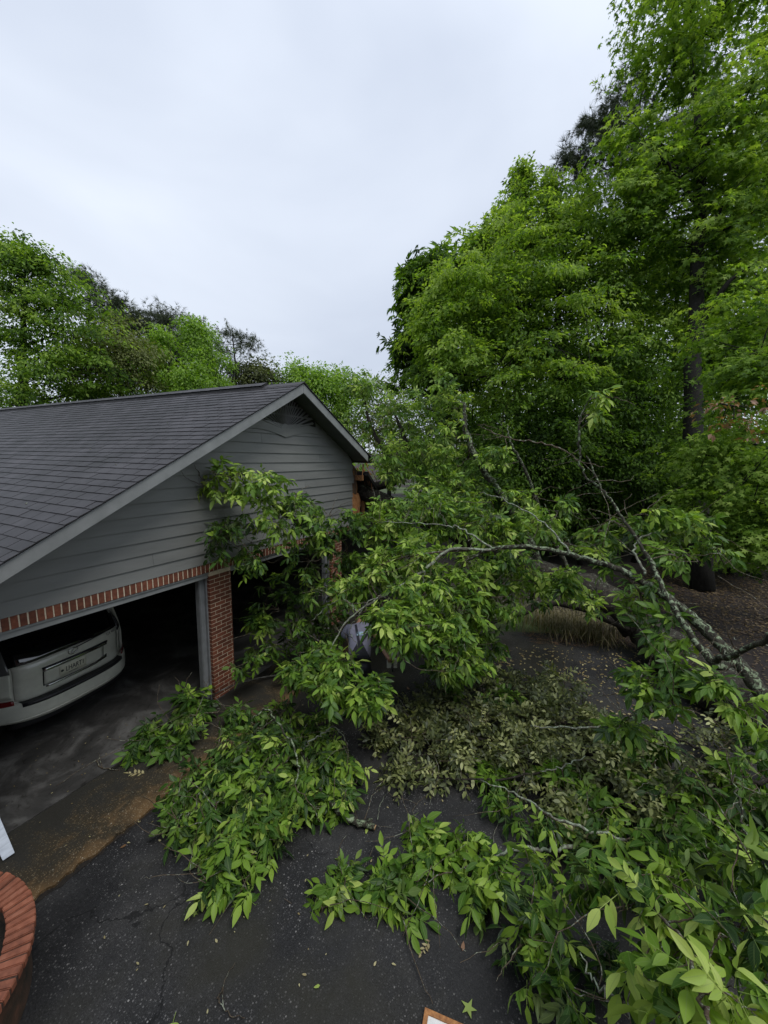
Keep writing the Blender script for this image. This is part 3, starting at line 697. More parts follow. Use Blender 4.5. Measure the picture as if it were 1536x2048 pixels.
# --- roof
def roofbox(u0, u1, v0, v1, dz0, dz1):
    return [(u0, v0, zr(u0) + dz0), (u1, v0, zr(u1) + dz0), (u1, v1, zr(u1) + dz0), (u0, v1, zr(u0) + dz0), (u0, v0, zr(u0) + dz1), (u1, v0, zr(u1) + dz1), (u1, v1, zr(u1) + dz1), (u0, v1, zr(u0) + dz1)]
roof = MB().add(roofbox(UL, AU, VF + .02, VB, -.10, -.012), BOXF).build('roof', M['deck'], g)
MB().add(roofbox(AU, 4.45, VF + .02, VB, -.10, -.012), BOXF).build('roof_sheathing', M['deck'], g)
# soffits beneath the overhang
MB().add(roofbox(UL, AU - .001, VF + .03, .0, -.125, -.101), BOXF).build('soffit', M['soffit'], g)
MB().add(roofbox(AU + .001, 4.3, VF + .03, .0, -.125, -.101), BOXF).build('soffit', M['soffit'], g)
# rake boards
def rake(u0, u1):
    h = .165
    V = [(u0, VF, zr(u0) - .02 - h), (u1, VF, zr(u1) - .02 - h), (u1, VF + .03, zr(u1) - .02 - h), (u0, VF + .03, zr(u0) - .02 - h), (u0, VF, zr(u0) - .022), (u1, VF, zr(u1) - .022), (u1, VF + .03, zr(u1) - .022), (u0, VF + .03, zr(u0) - .022)]
    MB().add(V, BOXF).build('rake_board', M['trim'], g, bevel=.003)
rake(UL, AU - .003); rake(AU + .003, 4.22)
MB().box((UL - .03, VF + .02, zr(UL) - .2), (UL, VB, zr(UL) - .02)).build('eave_board', M['trim'], g)
# shingles: tabs in courses on the slope one sees
cs = 1 / math.sqrt(1 + SL * SL); EXP = .146; TAB = .305
lenL = (AU - UL) / cs; NC = int(lenL / EXP) + 1; NT = int((VB - VF) / TAB) + 1
def tabV(w, l, th0=.014, th1=.003):
    # local: x along the slope upward, y along the ridge; butt end thick
    return [(0, 0, 0), (l, 0, 0), (l, w, 0), (0, w, 0), (0, 0, th0), (l, 0, th1), (l, w, th1), (0, w, th0)]
tm = pymesh('shingle', tabV(TAB - .012, EXP + .03), BOXF, M['shingle'])
th = math.atan(SL); tabs = []
for c in range(NC):
    s = -.02 + c * EXP
    if s + EXP > lenL: continue
    u = UL + s * cs
    if c % 2: tabs.append((u, VF - .02, zr(u) - .006, 0, True))
    for j in range(NT):
        v = VF - .02 + (TAB * .5 if c % 2 else 0) + j * TAB
        if v + TAB > VB: continue
        tabs.append((u, v, zr(u) - .006 + abs(rng.normal(0, .0016)), rng.normal(0, .003) if j else 0, False))
tabs.sort(key=lambda t: -1 / max(.1, proj((t[0], t[1], t[2]))[2]) + (9 if not (-30 < proj((t[0], t[1], t[2]))[0] < 1560 and proj((t[0], t[1], t[2]))[2] > 0) else 0))
half = pymesh('shingle', tabV(TAB / 2 - .012, EXP + .03), BOXF, M['shingle'])
far = MB()
for i, (u, v, zz, rz_, isH) in enumerate(tabs):
    if i < 300:
        o = link('shingle', half if isH else tm, roof); o.location = (u, v, zz); o.rotation_euler = Matrix.Rotation(-th, 3, 'Y').to_euler(); o.rotation_euler.z += rz_
    else:
        ct, st_ = math.cos(th), math.sin(th)
        far.add([(u + x * ct - z_ * st_, v + y, zz + x * st_ + z_ * ct) for x, y, z_ in (tabV(TAB / 2 - .012, EXP + .03) if isH else tabV(TAB - .012, EXP + .03))], BOXF)
fo = far.build('shingle_field', M['shingle'], roof); tag(fo, kind='stuff')
# right slope courses (seen edge on)
rs = MB()
for c in range(int((4.5 - AU) / cs / EXP)):
    u0 = AU + c * EXP * cs; u1 = u0 + (EXP + .02) * cs
    rs.add([(u0, VF - .02, zr(u0) + .004), (u1, VF - .02, zr(u1) + .006), (u1, VB, zr(u1) + .006), (u0, VB, zr(u0) + .004), (u0, VF - .02, zr(u0) - .012), (u1, VF - .02, zr(u1) - .012), (u1, VB, zr(u1) - .012), (u0, VB, zr(u0) - .012)], [(3, 2, 1, 0), (4, 5, 6, 7), (0, 1, 5, 4), (1, 2, 6, 5), (2, 3, 7, 6), (3, 0, 4, 7)])
tag(rs.build('shingle_course', M['shingle'], g), kind='stuff')
# ridge cap and vent strip
MB().prism([(AU - .13, VF - .02, zr(AU - .13) + .012), (AU, VF - .02, AZ + .018), (AU + .13, VF - .02, zr(AU + .13) + .012), (AU, VF - .02, AZ - .01)], (0, VB - VF, 0)).build('ridge_cap', M['shingle'], g)
MB().prism([(AU - .14, .45, zr(AU - .14) + .012), (AU - .14, .45, zr(AU - .14) + .035), (AU, .45, AZ + .055), (AU + .14, .45, zr(AU + .14) + .035), (AU + .14, .45, zr(AU + .14) + .012)], (0, VB - .7, 0)).build('ridge_vent', M['deck'], g)
cap = pymesh('cap_shingle', MB().prism([(-.15, 0, -.068), (0, 0, .012), (.15, 0, -.068), (0, 0, 0)], (0, .29, .004)).V, MB().prism([(0, 0, 0)] * 4, (0, 1, 0)).F, M['shingle'])
for j in range(46):
    o = link('cap_shingle', cap, g); o.location = (AU, .46 + j * .292, AZ + .052)
# crushed right part of the roof, sagging under the tree
cr = MB().add([(4.5, -.3, 3.62), (7.3, -.1, 1.5), (7.3, 6, 1.9), (4.5, 6, 3.86), (4.5, -.3, 3.72), (7.3, -.1, 1.6), (7.3, 6, 2.0), (4.5, 6, 3.96)], BOXF).build('crushed_roof', M['shingle'], g)
for k in range(5): MB().box((4.4 + .5 * k, -.2 + .1 * k, 3.5 - .4 * k), (4.44 + .5 * k, .9, 3.63 - .4 * k)).build('rafter', M['rawwood'], g)
# --- sunburst gable vent
sb = (1.815, -.006, 4.50)
back = []
for t in np.linspace(0, PI, 25):
    u_ = sb[0] + .95 * math.cos(t); z_ = sb[2] + .16 + .62 * math.sin(t); back.append((u_, -.004, min(z_, zr(u_) - .13)))
vent = MB().prism([(sb[0], -.004, sb[2] + .05)] + back, (0, .012, 0)).build('gable_vent', M['deck'], g)
NR = 23
for k in range(NR):
    a = PI * (k + .5) / NR * .90 + PI * .05; d = np.array([math.cos(a), 0, math.sin(a)]); s = np.array([d[2], 0, -d[0]])
    r0 = .12; r1 = .86
    while r1 > .2 and sb[2] + .08 + r1 * d[2] > zr(sb[0] + r1 * d[0]) - .15: r1 -= .01
    c0 = np.array([sb[0], -.012, sb[2] + .08]); w0, w1 = .005, .026 * r1 / .8
    q_ = [c0 + d * r0 - s * w0, c0 + d * r1 - s * w1, c0 + d * r1 + s * w1, c0 + d * r0 + s * w0]
    tip = np.array([0, -.028, 0]); V = [*q_, q_[0] * .5 + q_[3] * .5 + tip * .4, q_[1] * .5 + q_[2] * .5 + tip]
    MB().add(V, [(0, 1, 5, 4), (3, 4, 5, 2), (1, 2, 5), (0, 4, 3), (0, 3, 2, 1)]).build('vent_ray', M['siding'], vent)
# scalloped sill below it, like two wings meeting in a point
for sg in (-1, 1):
    top_, bot = [], []
    for t in np.linspace(0, 1, 12):
        u_ = sb[0] + sg * t * 1.02; zt = sb[2] + .17 + .05 * math.sin(t * PI); zb = sb[2] - .06 + .15 * math.sin(min(1, t * 1.25) * PI / 2) - .04 * t
        top_.append((u_, -.02, min(zt, zr(u_) - .14))); bot.append((u_, -.02, min(zb, zt - .01)))
    pts = bot + top_[::-1]
    if sg < 0: pts = pts[::-1]
    MB().prism(pts, (0, .022, 0)).build('vent_sill', M['siding'], vent)

# unseen building behind the viewpoint, added to block sky light from garage and driveway
hs = thing('unseen_house', (-4.75, -3.2, 0), 'unseen two storey red brick building behind the viewpoint, added to block sky light', 'unseen_house')
MB().box((-9, -16, 0), (0, -.25, 6.4)).build('wall', M['brick'], hs)
MB().prism([(-9.6, -16.5, 6.4), (.45, -16.5, 6.4), (-4.5, -16.5, 8.6)], (0, 16.5, 0)).build('roof', M['shingle'], hs)
for v_ in (-13.5, -10, -6): MB().box((-.02, v_, 3.4), (.05, v_ + 1.1, 5.0)).build('window', M['carglass'], hs)

# downspout foot at the left of the door
d_ = thing('downspout', (-2.80, -.05, 0), 'pale ribbed downspout foot beside the left door jamb', 'downspout')
MB().box((-.05, -.04, .42), (.035, .045, 2.2)).build('pipe', M['metal'], d_, bevel=.006)
V = []
for x, z_, y in ((0, .46, 0), (0, .30, -.03), (0, .03, -.30)): V += [(x - .055, y - .045, z_ + .02), (x + .04, y - .045, z_ + .02), (x + .04, y + .045, z_ + .07), (x - .055, y + .045, z_ + .07)]
MB().add(V, [(0, 1, 5, 4), (1, 2, 6, 5), (2, 3, 7, 6), (3, 0, 4, 7), (4, 5, 9, 8), (5, 6, 10, 9), (6, 7, 11, 10), (7, 4, 8, 11), (3, 2, 1, 0), (8, 9, 10, 11)]).build('elbow', M['metal'], d_, bevel=.004)
for k in range(3): MB().box((-.04 + .028 * k, -.046, .45), (-.032 + .028 * k, -.0405, 2.2)).build('rib', M['metal'], d_)

# curved brick planter wall
pl = thing('planter', (-3.95, -1.30, 0), 'low curved brick planter wall with orange red brick cap', 'planter')
r1_, r0_ = .975, .80; zc_ = .40
wm = MB(); ang = np.linspace(rad(-105), rad(75), 80)
for a, b_ in zip(ang[:-1], ang[1:]):
    wm.prism([(math.cos(t) * r, math.sin(t) * r, 0) for t, r in ((a, r0_ + .03), (b_, r0_ + .03), (b_, r1_ - .055), (a, r1_ - .055))], (0, 0, zc_ - .005))
wall_ = wm.build('wall', M['mossbrick'], pl)
cm_ = MB()
for a, b_ in zip(ang[:-1], ang[1:]):
    cm_.prism([(math.cos(t) * r, math.sin(t) * r, zc_ - .004) for t, r in ((a, r0_ + .006), (b_, r0_ + .006), (b_, r1_ - .008), (a, r1_ - .008))], (0, 0, .052))
cm_.build('cap_mortar', M['darkmortar'], pl)
NB_ = int((ang[-1] - ang[0]) * r1_ / .071); da = (ang[-1] - ang[0]) / NB_; hw = (da * r1_ - .010) / 2
tb = MB().add([(r0_, -hw * r0_ / r1_, 0), (r1_, -hw, 0), (r1_, hw, 0), (r0_, hw * r0_ / r1_, 0), (r0_, -hw * r0_ / r1_, .06), (r1_, -hw, .06), (r1_, hw, .06), (r0_, hw * r0_ / r1_, .06)], BOXF)
tmb = pymesh('cap_brick', tb.V, tb.F, M['capbrick']); b = bmesh.new(); b.from_mesh(tmb); bmesh.ops.recalc_face_normals(b, faces=b.faces); bmesh.ops.bevel(b, geom=b.edges[:], offset=.006, segments=2, affect='EDGES'); b.to_mesh(tmb); b.free()
for k in range(NB_):
    o = link('cap_brick', tmb, pl); o.rotation_euler = (0, 0, ang[0] + (k + .5) * da + rng.normal(0, .0015)); o.location = (rng.normal(0, .002), rng.normal(0, .002), zc_ + rng.normal(0, .002))
so = MB()
for a, b_ in zip(ang[:-1], ang[1:]): so.prism([(0, 0, .1), (math.cos(a) * (r0_ + .04), math.sin(a) * (r0_ + .04), .1), (math.cos(b_) * (r0_ + .04), math.sin(b_) * (r0_ + .04), .1)], (0, 0, .1))
so.build('soil', M['soil'], pl)

# ================================================================== SUV
# local axes: x to the car's right (seen from behind), y forward, z up; origin under the middle of the tailgate
car = thing('suv', (-1.29, 1.27, .03), 'white suv parked nose in under the left garage bay', 'suv', rz=rad(8.5))
def yr(x, z, bulge=.0):
    """rear face depth"""
    side = .30 * (abs(x) / .94) ** 4.2 + .05 * (abs(x) / .94) ** 2
    if z < .98: back = .13 + .03 * (1 - min(1, abs(z - .8) / .3))
    else: back = .13 + (z - .98) * .12 + max(0, z - 1.12) * .42
    return side + back - bulge
def surf(name, xs, zfun, off, mat, parent=car, nz=8, depth=.03, smooth=True, func=yr, bev=0):
    """panel over the rear face: xs list, zfun(x)->(z0,z1); off = how far it stands out"""
    V = []; n = len(xs)
    for layer in (off, off - depth):
        for x in xs:
            z0, z1 = zfun(x)
            for j in range(nz + 1):
                z_ = z0 + (z1 - z0) * j / nz; V.append((x, func(x, z_) - layer, z_))
    N = n * (nz + 1); Fc = []
    for i in range(n - 1):
        for j in range(nz):
            a = i * (nz + 1) + j; Fc.append((a, a + nz + 1, a + nz + 2, a + 1)); Fc.append((N + a + 1, N + a + nz + 2, N + a + nz + 1, N + a))
    for i in range(n - 1):
        a = i * (nz + 1); Fc.append((a, N + a, N + a + nz + 1, a + nz + 1)); a += nz; Fc.append((a + nz + 1, N + a + nz + 1, N + a, a))
    for j in range(nz):
        a = j; Fc.append((a + 1, N + a + 1, N + a, a)); a = (n - 1) * (nz + 1) + j; Fc.append((a, N + a, N + a + 1, a + 1))
    o = link(name, pymesh(name, V, Fc, M[mat], smooth), parent); return o
# body shell: rings along the length
rings = []
def half(y):
    """half section at distance y from the tail: list of (x,z) from the sill up to the roof middle"""
    t = min(1, y / .45); w = .86 + .085 * t; fr = max(0, (y - 3.3) / 1.45)
    roof = 1.79 - .03 * (1 - t) - max(0, y - 3.0) * .0
    w *= 1 - .10 * fr ** 2
    if y < 3.05: top = [(w * 1.0, 1.08), (w * .985, 1.16), (w * .86, 1.60), (w * .80, 1.74), (w * .66, roof), (0, roof + .035)]
    else:
        k = min(1, (y - 3.05) / .75); zz = [1.08, 1.12, 1.60 - k * .50, 1.74 - k * .60, roof - k * .62, roof + .035 - k * .61]
        top = [(w, zz[0]), (w * .985, zz[1]), (w * (.86 + .08 * k), zz[2]), (w * .80, zz[3]), (w * .66, zz[4]), (0, zz[5])]
    return [(w * .90, .36), (w * .985, .45), (w * 1.02, .72), (w * 1.02, .95)] + top
ys = [.46, .7, 1.1, 1.6, 2.2, 2.7, 3.05, 3.3, 3.8, 4.2, 4.55, 4.74]
V = []; 
for y in [None] + ys:
    yy = .46 if y is None else y; h = half(yy)
    ring = [(x, z_) for x, z_ in h] + [(-x, z_) for x, z_ in h[::-1][1:]]
    for x, z_ in ring: V.append((x * (.985 if y is None else 1), (yr(x, z_) + .03) if y is None else yy, z_))
nr = len(ring); Fc = []
for i in range(len(ys)):
    for j in range(nr - 1): a = i * nr + j; Fc.append((a, a + 1, a + nr + 1, a + nr))
    Fc.append((i * nr + nr - 1, i * nr, (i + 1) * nr, (i + 1) * nr + nr - 1))
Fc.append(tuple(range(len(ys) * nr, (len(ys) + 1) * nr)))
bo = link('body', pymesh('body', V, Fc, M['white'], True), car)
bmx = bmesh.new(); bmx.from_mesh(bo.data); bmesh.ops.recalc_face_normals(bmx, faces=bmx.faces); bmesh.ops.bevel(bmx, geom=[e for e in bmx.edges if len(e.link_faces) == 2 and e.calc_face_angle(0) > .5], offset=.02, segments=2, affect='EDGES'); bmx.to_mesh(bo.data); bmx.free()
for p in bo.data.polygons: p.use_smooth = True
lsp = np.linspace
surf('rear_shell', lsp(-.925, .925, 31), lambda x: (.40, 1.60 - .10 * (abs(x) / .925) ** 4), -.004, 'white', nz=14, depth=.02)
# tailgate, glass, bumper
tg = surf('tailgate', lsp(-.73, .73, 23), lambda x: (.665 - .03 * (x / .73) ** 2 + .05 * max(0, abs(x) - .62) / .11, 1.185 - .015 * (x / .73) ** 2), .012, 'white', nz=12)
surf('rear_window', lsp(-.75, .75, 19), lambda x: (1.178 - .015 * (x / .73) ** 2, 1.60 - .03 * (x / .73) ** 2 - .0 * abs(x)), .018, 'carglass', nz=10)
surf('spoiler', lsp(-.70, .70, 15), lambda x: (1.60 - .03 * (x / .73) ** 2, 1.735 - .04 * (x / .73) ** 2), .05, 'white', nz=4, depth=.2)
for sg in (-1, 1):
    xs = sorted([sg * x for x in lsp(.752, .905, 9)])
    surf('tail_light', xs, lambda x: (1.08 + .05 * (abs(x) - .75), 1.42 - .25 * (abs(x) - .75)), .014, 'clearlens', nz=6)
    surf('quarter_panel', xs, lambda x: (.72 + .08 * (abs(x) - .75), 1.075 + .05 * (abs(x) - .75)), .008, 'white', nz=6)
    surf('reflector', sorted([sg * x for x in lsp(.765, .925, 8)]), lambda x: (.60 + .1 * (abs(x) - .76), .715 + .06 * (abs(x) - .76)), .075, 'redlens', nz=4)
def yb(x, z_): 
    s_ = .34 * (abs(x) / .95) ** 4 + .05 * (abs(x) / .95) ** 2; t = (z_ - .36) / .30
    return s_ + .02 + .06 * max(0, t - .75) * 4 * .25 + .10 * max(0, .35 - t)
surf('bumper', lsp(-.945, .945, 33), lambda x: (.38 + .03 * (abs(x) / .9) ** 3, .655 + .0 * x), .0, 'white', nz=10, depth=.16, func=yb)
surf('bumper_lip', lsp(-.84, .84, 25), lambda x: (.415, .437), .009, 'white', nz=3, depth=.02, func=yb)
surf('lower_valance', lsp(-.80, .80, 21), lambda x: (.28, .385), -.03, 'blackplastic', nz=3, depth=.10, func=yb)
# black step pad on top of the bumper
pts = []
xs = lsp(-.70, .70, 21)
MB().prism([(x, yb(x, .62) + .022, .648) for x in xs] + [(x, yr(x, .66) + .015, .648) for x in xs[::-1]], (0, 0, .012)).build('step_pad', M['blackplastic'], car)
surf('step_edge', lsp(-.71, .71, 23), lambda x: (.612, .660), .006, 'blackplastic', nz=2, depth=.02, func=yb)
# plate recess, garnishes
surf('plate_recess', lsp(-.43, .40, 17), lambda x: (.78, 1.0), .016, 'white', nz=5, depth=.006)
surf('recess_gap', lsp(-.445, .415, 17), lambda x: (.77, 1.01), .0135, 'blackplastic', nz=5, depth=.004)
surf('chrome_garnish', lsp(-.45, .45, 19), lambda x: (1.0 + .0 * x, 1.035), .042, 'chrome', nz=3, depth=.03)
surf('garnish_cap', lsp(-.45, .47, 19), lambda x: (1.027, 1.052), .036, 'blackplastic', nz=2, depth=.03)
surf('lower_garnish', lsp(-.42, .46, 19), lambda x: (.748 + .02 * max(0, x - .2) / .2, .768 + .06 * max(0, x - .2) / .26), .030, 'chrome', nz=2, depth=.02)
plt = surf('number_plate', lsp(-.245, .125, 9), lambda x: (.803, .974), .024, 'plate', nz=3, depth=.006)
def text_part(s, size, x, z_, off, mat, name, parent, func=yr, sx=1.0, extrude=.002, align='CENTER', shear=0):
    cu = bpy.data.curves.new(name, 'FONT'); cu.body = s; cu.size = size; cu.extrude = extrude; cu.align_x = align; cu.align_y = 'CENTER'; cu.shear = shear
    t_ = bpy.data.objects.new(name, cu); COL.objects.link(t_); bpy.context.view_layer.update()
    me = bpy.data.meshes.new_from_object(t_.evaluated_get(bpy.context.evaluated_depsgraph_get())); bpy.data.objects.remove(t_)
    me.materials.clear(); me.materials.append(M[mat])
    for v in me.vertices:
        lx, lz = v.co.x * sx + x, v.co.y + z_; v.co = Vector((lx, func(lx, lz) - off - v.co.z, lz))
    me.name = name; return link(name, me, parent)
text_part('LHART1', .108, -.035, .889, .0265, 'ink', 'plate_lettering', plt, sx=.68)
em = MB(); em.prism([(-.212 + .020 * math.cos(a), yr(0, .87) - .027, .888 + .017 * math.sin(a)) for a in lsp(0, 2 * PI, 14, endpoint=False)], (0, .002, 0)); em.build('plate_emblem', M['ink'], plt)
for z0 in (.826, .958): MB().box((-.13, yr(0, .87) - .0275, z0 - .003), (.0, yr(0, .87) - .0255, z0 + .003)).build('plate_strip', M['ink'], plt)
# oval emblem with a leaning L stroke
path = [(-.045 + .067 * math.cos(a), yr(0, 1.122) - .022, 1.122 + .044 * math.sin(a)) for a in lsp(0, 2 * PI, 33)]
ring_ = link('emblem_ring', tubes_mesh('emblem_ring', [(np.array(path), .0065, 6)], M['chrome']), car)
link('emblem_stroke', tubes_mesh('emblem_stroke', [(smoothpath([(-.022, yr(0, 1.15) - .024, 1.156), (-.055, yr(0, 1.12) - .024, 1.118), (-.071, yr(0, 1.1) - .024, 1.104), (-.037, yr(0, 1.1) - .024, 1.102), (.011, yr(0, 1.1) - .024, 1.106)], 5), .0055, 6)], M['chrome']), ring_)
text_part('GX 460', .05, .585, 1.13, .014, 'chrome', 'model_badge', car, extrude=.003, sx=1.15)
for sg in (-1, 1):
    # side windows and mirrors
    for y0, y1 in ((.62, 1.35), (1.45, 2.25), (2.33, 3.02)):
        V = [(sg * .945, y0, 1.17), (sg * .945, y1, 1.17), (sg * .826, y1 - (.2 if y1 > 3 else .03), 1.58), (sg * .826, y0 + .05, 1.58)]
        MB().prism(V, (sg * .012, 0, 0)).build('side_window', M['carglass'], car)
    MB().box((sg * .96, 2.75, 1.14), (sg * 1.10, 2.86, 1.30)).build('mirror', M['white'], car, bevel=.02)
    for y in (.98, 3.75):
        wz = .385; w_ = thing('wheel', (sg * .80, y, wz), None, None); w_.parent = car
        prof = [(.385, -.11), (.385, .11), (.36, .125), (.27, .125), (.25, .10), (.25, -.10), (.27, -.125), (.36, -.125)]
        V = []; n_ = 28
        for i in range(n_):
            a = 2 * PI * i / n_
            for r_, x_ in prof: V.append((x_, r_ * math.cos(a), r_ * math.sin(a)))
        Fc = [(i * 8 + j, i * 8 + (j + 1) % 8, ((i + 1) % n_) * 8 + (j + 1) % 8, ((i + 1) % n_) * 8 + j) for i in range(n_) for j in range(8)]
        link('tyre', pymesh('tyre', V, Fc, M['tyre'], True), w_)
        rm = MB()
        for i in range(5):
            a = 2 * PI * i / 5; rm.prism([(sg * .07, r_ * math.cos(a + da_), r_ * math.sin(a + da_)) for r_, da_ in ((.03, -1), (.25, -.16), (.25, .16), (.03, 1))], (sg * .03, 0, 0))
        rm.build('rim', M['chrome'], w_)
for sg in (-1, 1): MB().tube([(sg * .62, .55, 1.80), (sg * .62, .7, 1.835), (sg * .62, 2.6, 1.835), (sg * .62, 2.8, 1.80)], .018, 6).build('roof_rail', M['chrome'], car, True)
MB().box((-.02, .22, 1.68), (.02, .26, 1.71)).build('wiper_pivot', M['blackplastic'], car)
MB().tube([(-.02, yr(0, 1.15) - .03, 1.15), (.2, yr(.2, 1.17) - .035, 1.17), (.5, yr(.5, 1.19) - .03, 1.18)], .008, 5).build('wiper', M['blackplastic'], car)

# ================================================================== PERSON
def skinmesh(name, nodes, edges, mat, parent, root=0, sub=2, off=np.zeros(3), branch=.7):
    me = bpy.data.meshes.new(name); me.from_pydata([tuple(np.array(n[0]) - off) for n in nodes], edges, []); me.update()
    o = bpy.data.objects.new(name, me); COL.objects.link(o)
    sk = o.modifiers.new('skin', 'SKIN'); sk.branch_smoothing = branch; sk.use_smooth_shade = True
    for i, n in enumerate(nodes):
        d = me.skin_vertices[0].data[i]; r = n[1]; d.radius = (r, r) if np.isscalar(r) else r; d.use_root = (i == root)
    s = o.modifiers.new('sub', 'SUBSURF'); s.levels = sub; s.render_levels = sub
    bpy.context.view_layer.update()
    m2 = bpy.data.meshes.new_from_object(o.evaluated_get(bpy.context.evaluated_depsgraph_get())); bpy.data.objects.remove(o)
    m2.name = name; m2.materials.clear(); m2.materials.append(M[mat])
    for p in m2.polygons: p.use_smooth = True
    return link(name, m2, parent)
pb = np.array([.785, -2.33, 0.]); Fw = _n(np.array([.87, .49, 0])); Rt = np.array([Fw[1], -Fw[0], 0]); Up = np.array([0, 0, 1.])
def Q(f, r, z_): return pb + Fw * f + Rt * r + Up * z_
person = thing('person', tuple(pb), 'person in grey shirt and black overalls with crossed straps, bent forward among the branches', 'person')
N = [(Q(-.04, 0, .96), .11), (Q(.02, 0, 1.10), .11), (Q(.12, 0, 1.26), .115), (Q(.24, 0, 1.41), .10), (Q(.34, 0, 1.46), .06), (Q(.42, 0, 1.46), .06), (Q(.52, 0, 1.43), .092), (Q(.57, 0, 1.35), .085)]
E_ = [(i, i + 1) for i in range(7)]
def chain(a, pts): 
    s_ = len(N)
    for i, p in enumerate(pts): N.append(p); E_.append((a if i == 0 else s_ + i - 1, s_ + i))
    return len(N) - 1
hands = []
for sg in (-1, 1):
    chain(0, [(Q(-.02, sg * .10, .88), .08), (Q(.04, sg * .14, .50), .06), (Q(-.02, sg * .16, .14), .05), (Q(.0, sg * .16, .06), .045), (Q(.16, sg * .18, .04), .04)])
    arm = [(Q(.24, .19, 1.39), .07), (Q(.10, .34, 1.17), .052), (Q(-.06, .44, 1.05), .036), (Q(-.12, .48, 1.03), .030)] if sg > 0 else [(Q(.24, -.19, 1.39), .07), (Q(.42, -.12, 1.16), .052), (Q(.28, .26, 1.15), .036), (Q(.20, .34, 1.16), .030)]
    h = chain(3, arm)
    hands.append((h, N[h][0]))
# fingers: four and a thumb per hand, curled round the handle
for (h, hp), sg in zip(hands, (-1, 1)):
    for k in range(4):
        o_ = Rt * (-.03 + .02 * k); L_ = (.8, 1.0, .95, .75)[k]
        chain(h, [(hp + Fw * .035 + o_, .010), (hp + Fw * (.035 + .035 * L_) + o_ - Up * .012, .009), (hp + Fw * (.05 + .03 * L_) + o_ - Up * .038, .008), (hp + Fw * .045 + o_ - Up * .055, .007)])
    chain(h, [(hp - Rt * sg * .03 + Fw * .01, .011), (hp - Rt * sg * .045 + Fw * .035 - Up * .015, .010), (hp - Rt * sg * .03 + Fw * .06 - Up * .035, .008)])
body = skinmesh('body', N, E_, 'skin', person, 0, 1, pb)
# head details
hc = Q(.55, 0, 1.39)
MB().prism([tuple(hc - pb + Fw * .085 + Rt * x + Up * z_) for x, z_ in ((-.015, -.03), (.015, -.03), (0, .02))], tuple(Fw * .03 - Up * .015)).build('nose', M['skin'], person)
for sg in (-1, 1):
    MB().prism([tuple(hc - pb + Rt * sg * .088 + Fw * (.02 * math.cos(a)) + Up * (.032 * math.sin(a))) for a in lsp(0, 2 * PI, 9, endpoint=False)], tuple(Rt * sg * .012)).build('ear', M['skin'], person)
    MB().box(hc - pb + Fw * .082 + Rt * sg * .032 - .008, hc - pb + Fw * .082 + Rt * sg * .032 + .008).build('eye', M['ink'], person, bevel=.003)
MB().box(hc - pb + Fw * .075 - Up * .055 - np.array([.02, .02, .004]), hc - pb + Fw * .085 - Up * .05 + np.array([.02, .02, .004])).build('mouth', M['maroon'], person)
skinmesh('hair', [(Q(.44, 0, 1.49), .08), (Q(.51, 0, 1.50), .09), (Q(.58, 0, 1.46), .06)], [(0, 1), (1, 2)], 'hair', person, 0, 2, pb)
# shirt: torso and short sleeves
N2 = [(Q(-.05, 0, .99), (.185, .17)), (Q(.01, 0, 1.12), (.20, .17)), (Q(.10, 0, 1.27), (.215, .18)), (Q(.20, 0, 1.41), (.20, .16)), (Q(.27, 0, 1.47), .085)]
E2 = [(0, 1), (1, 2), (2, 3), (3, 4)]
for sg in (-1, 1): N2 += [(Q(.24, sg * .19, 1.40), .088), (Q(.29 - .08 * (sg > 0), sg * .235 + .04 * (sg > 0), 1.28), .085), (Q(.31 - .12 * (sg > 0), sg * .25 + .03 * (sg > 0), 1.21), .083)]; n_ = len(N2); E2 += [(3, n_ - 3), (n_ - 3, n_ - 2), (n_ - 2, n_ - 1)]
shirt = skinmesh('shirt', N2, E2, 'shirt', person, 0, 2, pb)
# trousers and low back of the overalls
N3 = [(Q(-.07, 0, 1.05), (.205, .19)), (Q(-.07, 0, .93), (.20, .19))]; E3 = [(0, 1)]
for sg in (-1, 1): N3 += [(Q(-.03, sg * .11, .84), .115), (Q(.04, sg * .145, .50), .092), (Q(-.02, sg * .16, .12), .082)]; n_ = len(N3); E3 += [(1, n_ - 3), (n_ - 3, n_ - 2), (n_ - 2, n_ - 1)]
skinmesh('overalls', N3, E3, 'overall', person, 1, 2, pb)
# back panel: pointed, and the straps that leave its tip; laid on the shirt by ray casting
bpy.context.view_layer.update()
def onback(r, s_):
    """r sideways, s_ height; returns the point on the shirt's back seen from behind and above"""
    dirv = Vector(tuple(Fw * .85 - Up * .35)).normalized(); o0 = Vector(tuple(Q(.05, r, s_) - pb)) - dirv * 1.2
    hit, loc, nor, _ = shirt.ray_cast(o0, dirv)
    if not hit: return None
    return np.array(loc) + np.array(nor) * .008
def strip(pts, w0, w1, name, mat):
    pts = [p for p in pts if p is not None]; V = []; n_ = len(pts)
    for i, p in enumerate(pts):
        t_ = _n((pts[min(n_ - 1, i + 1)] - pts[max(0, i - 1)])); bk = _n(-Fw * .85 + Up * .35); s_ = _n(np.cross(t_, bk)); w = w0 + (w1 - w0) * i / (n_ - 1)
        V += [p - s_ * w, p + s_ * w, p + s_ * w + bk * .006, p - s_ * w + bk * .006]
    Fc = [(4 * i + a, 4 * i + (a + 1) % 4, 4 * i + 4 + (a + 1) % 4, 4 * i + 4 + a) for i in range(n_ - 1) for a in range(4)] + [(0, 3, 2, 1), (4 * n_ - 4, 4 * n_ - 3, 4 * n_ - 2, 4 * n_ - 1)]
    MB().add(V, Fc).build(name, M[mat], person)
strip([onback(.0, s_) for s_ in lsp(.98, 1.27, 9)], .185, .026, 'back_panel', 'overall')
strip([onback(-.01 - .06 * t, 1.25 + .28 * t) for t in lsp(0, 1, 9)], .019, .017, 'strap', 'overall')
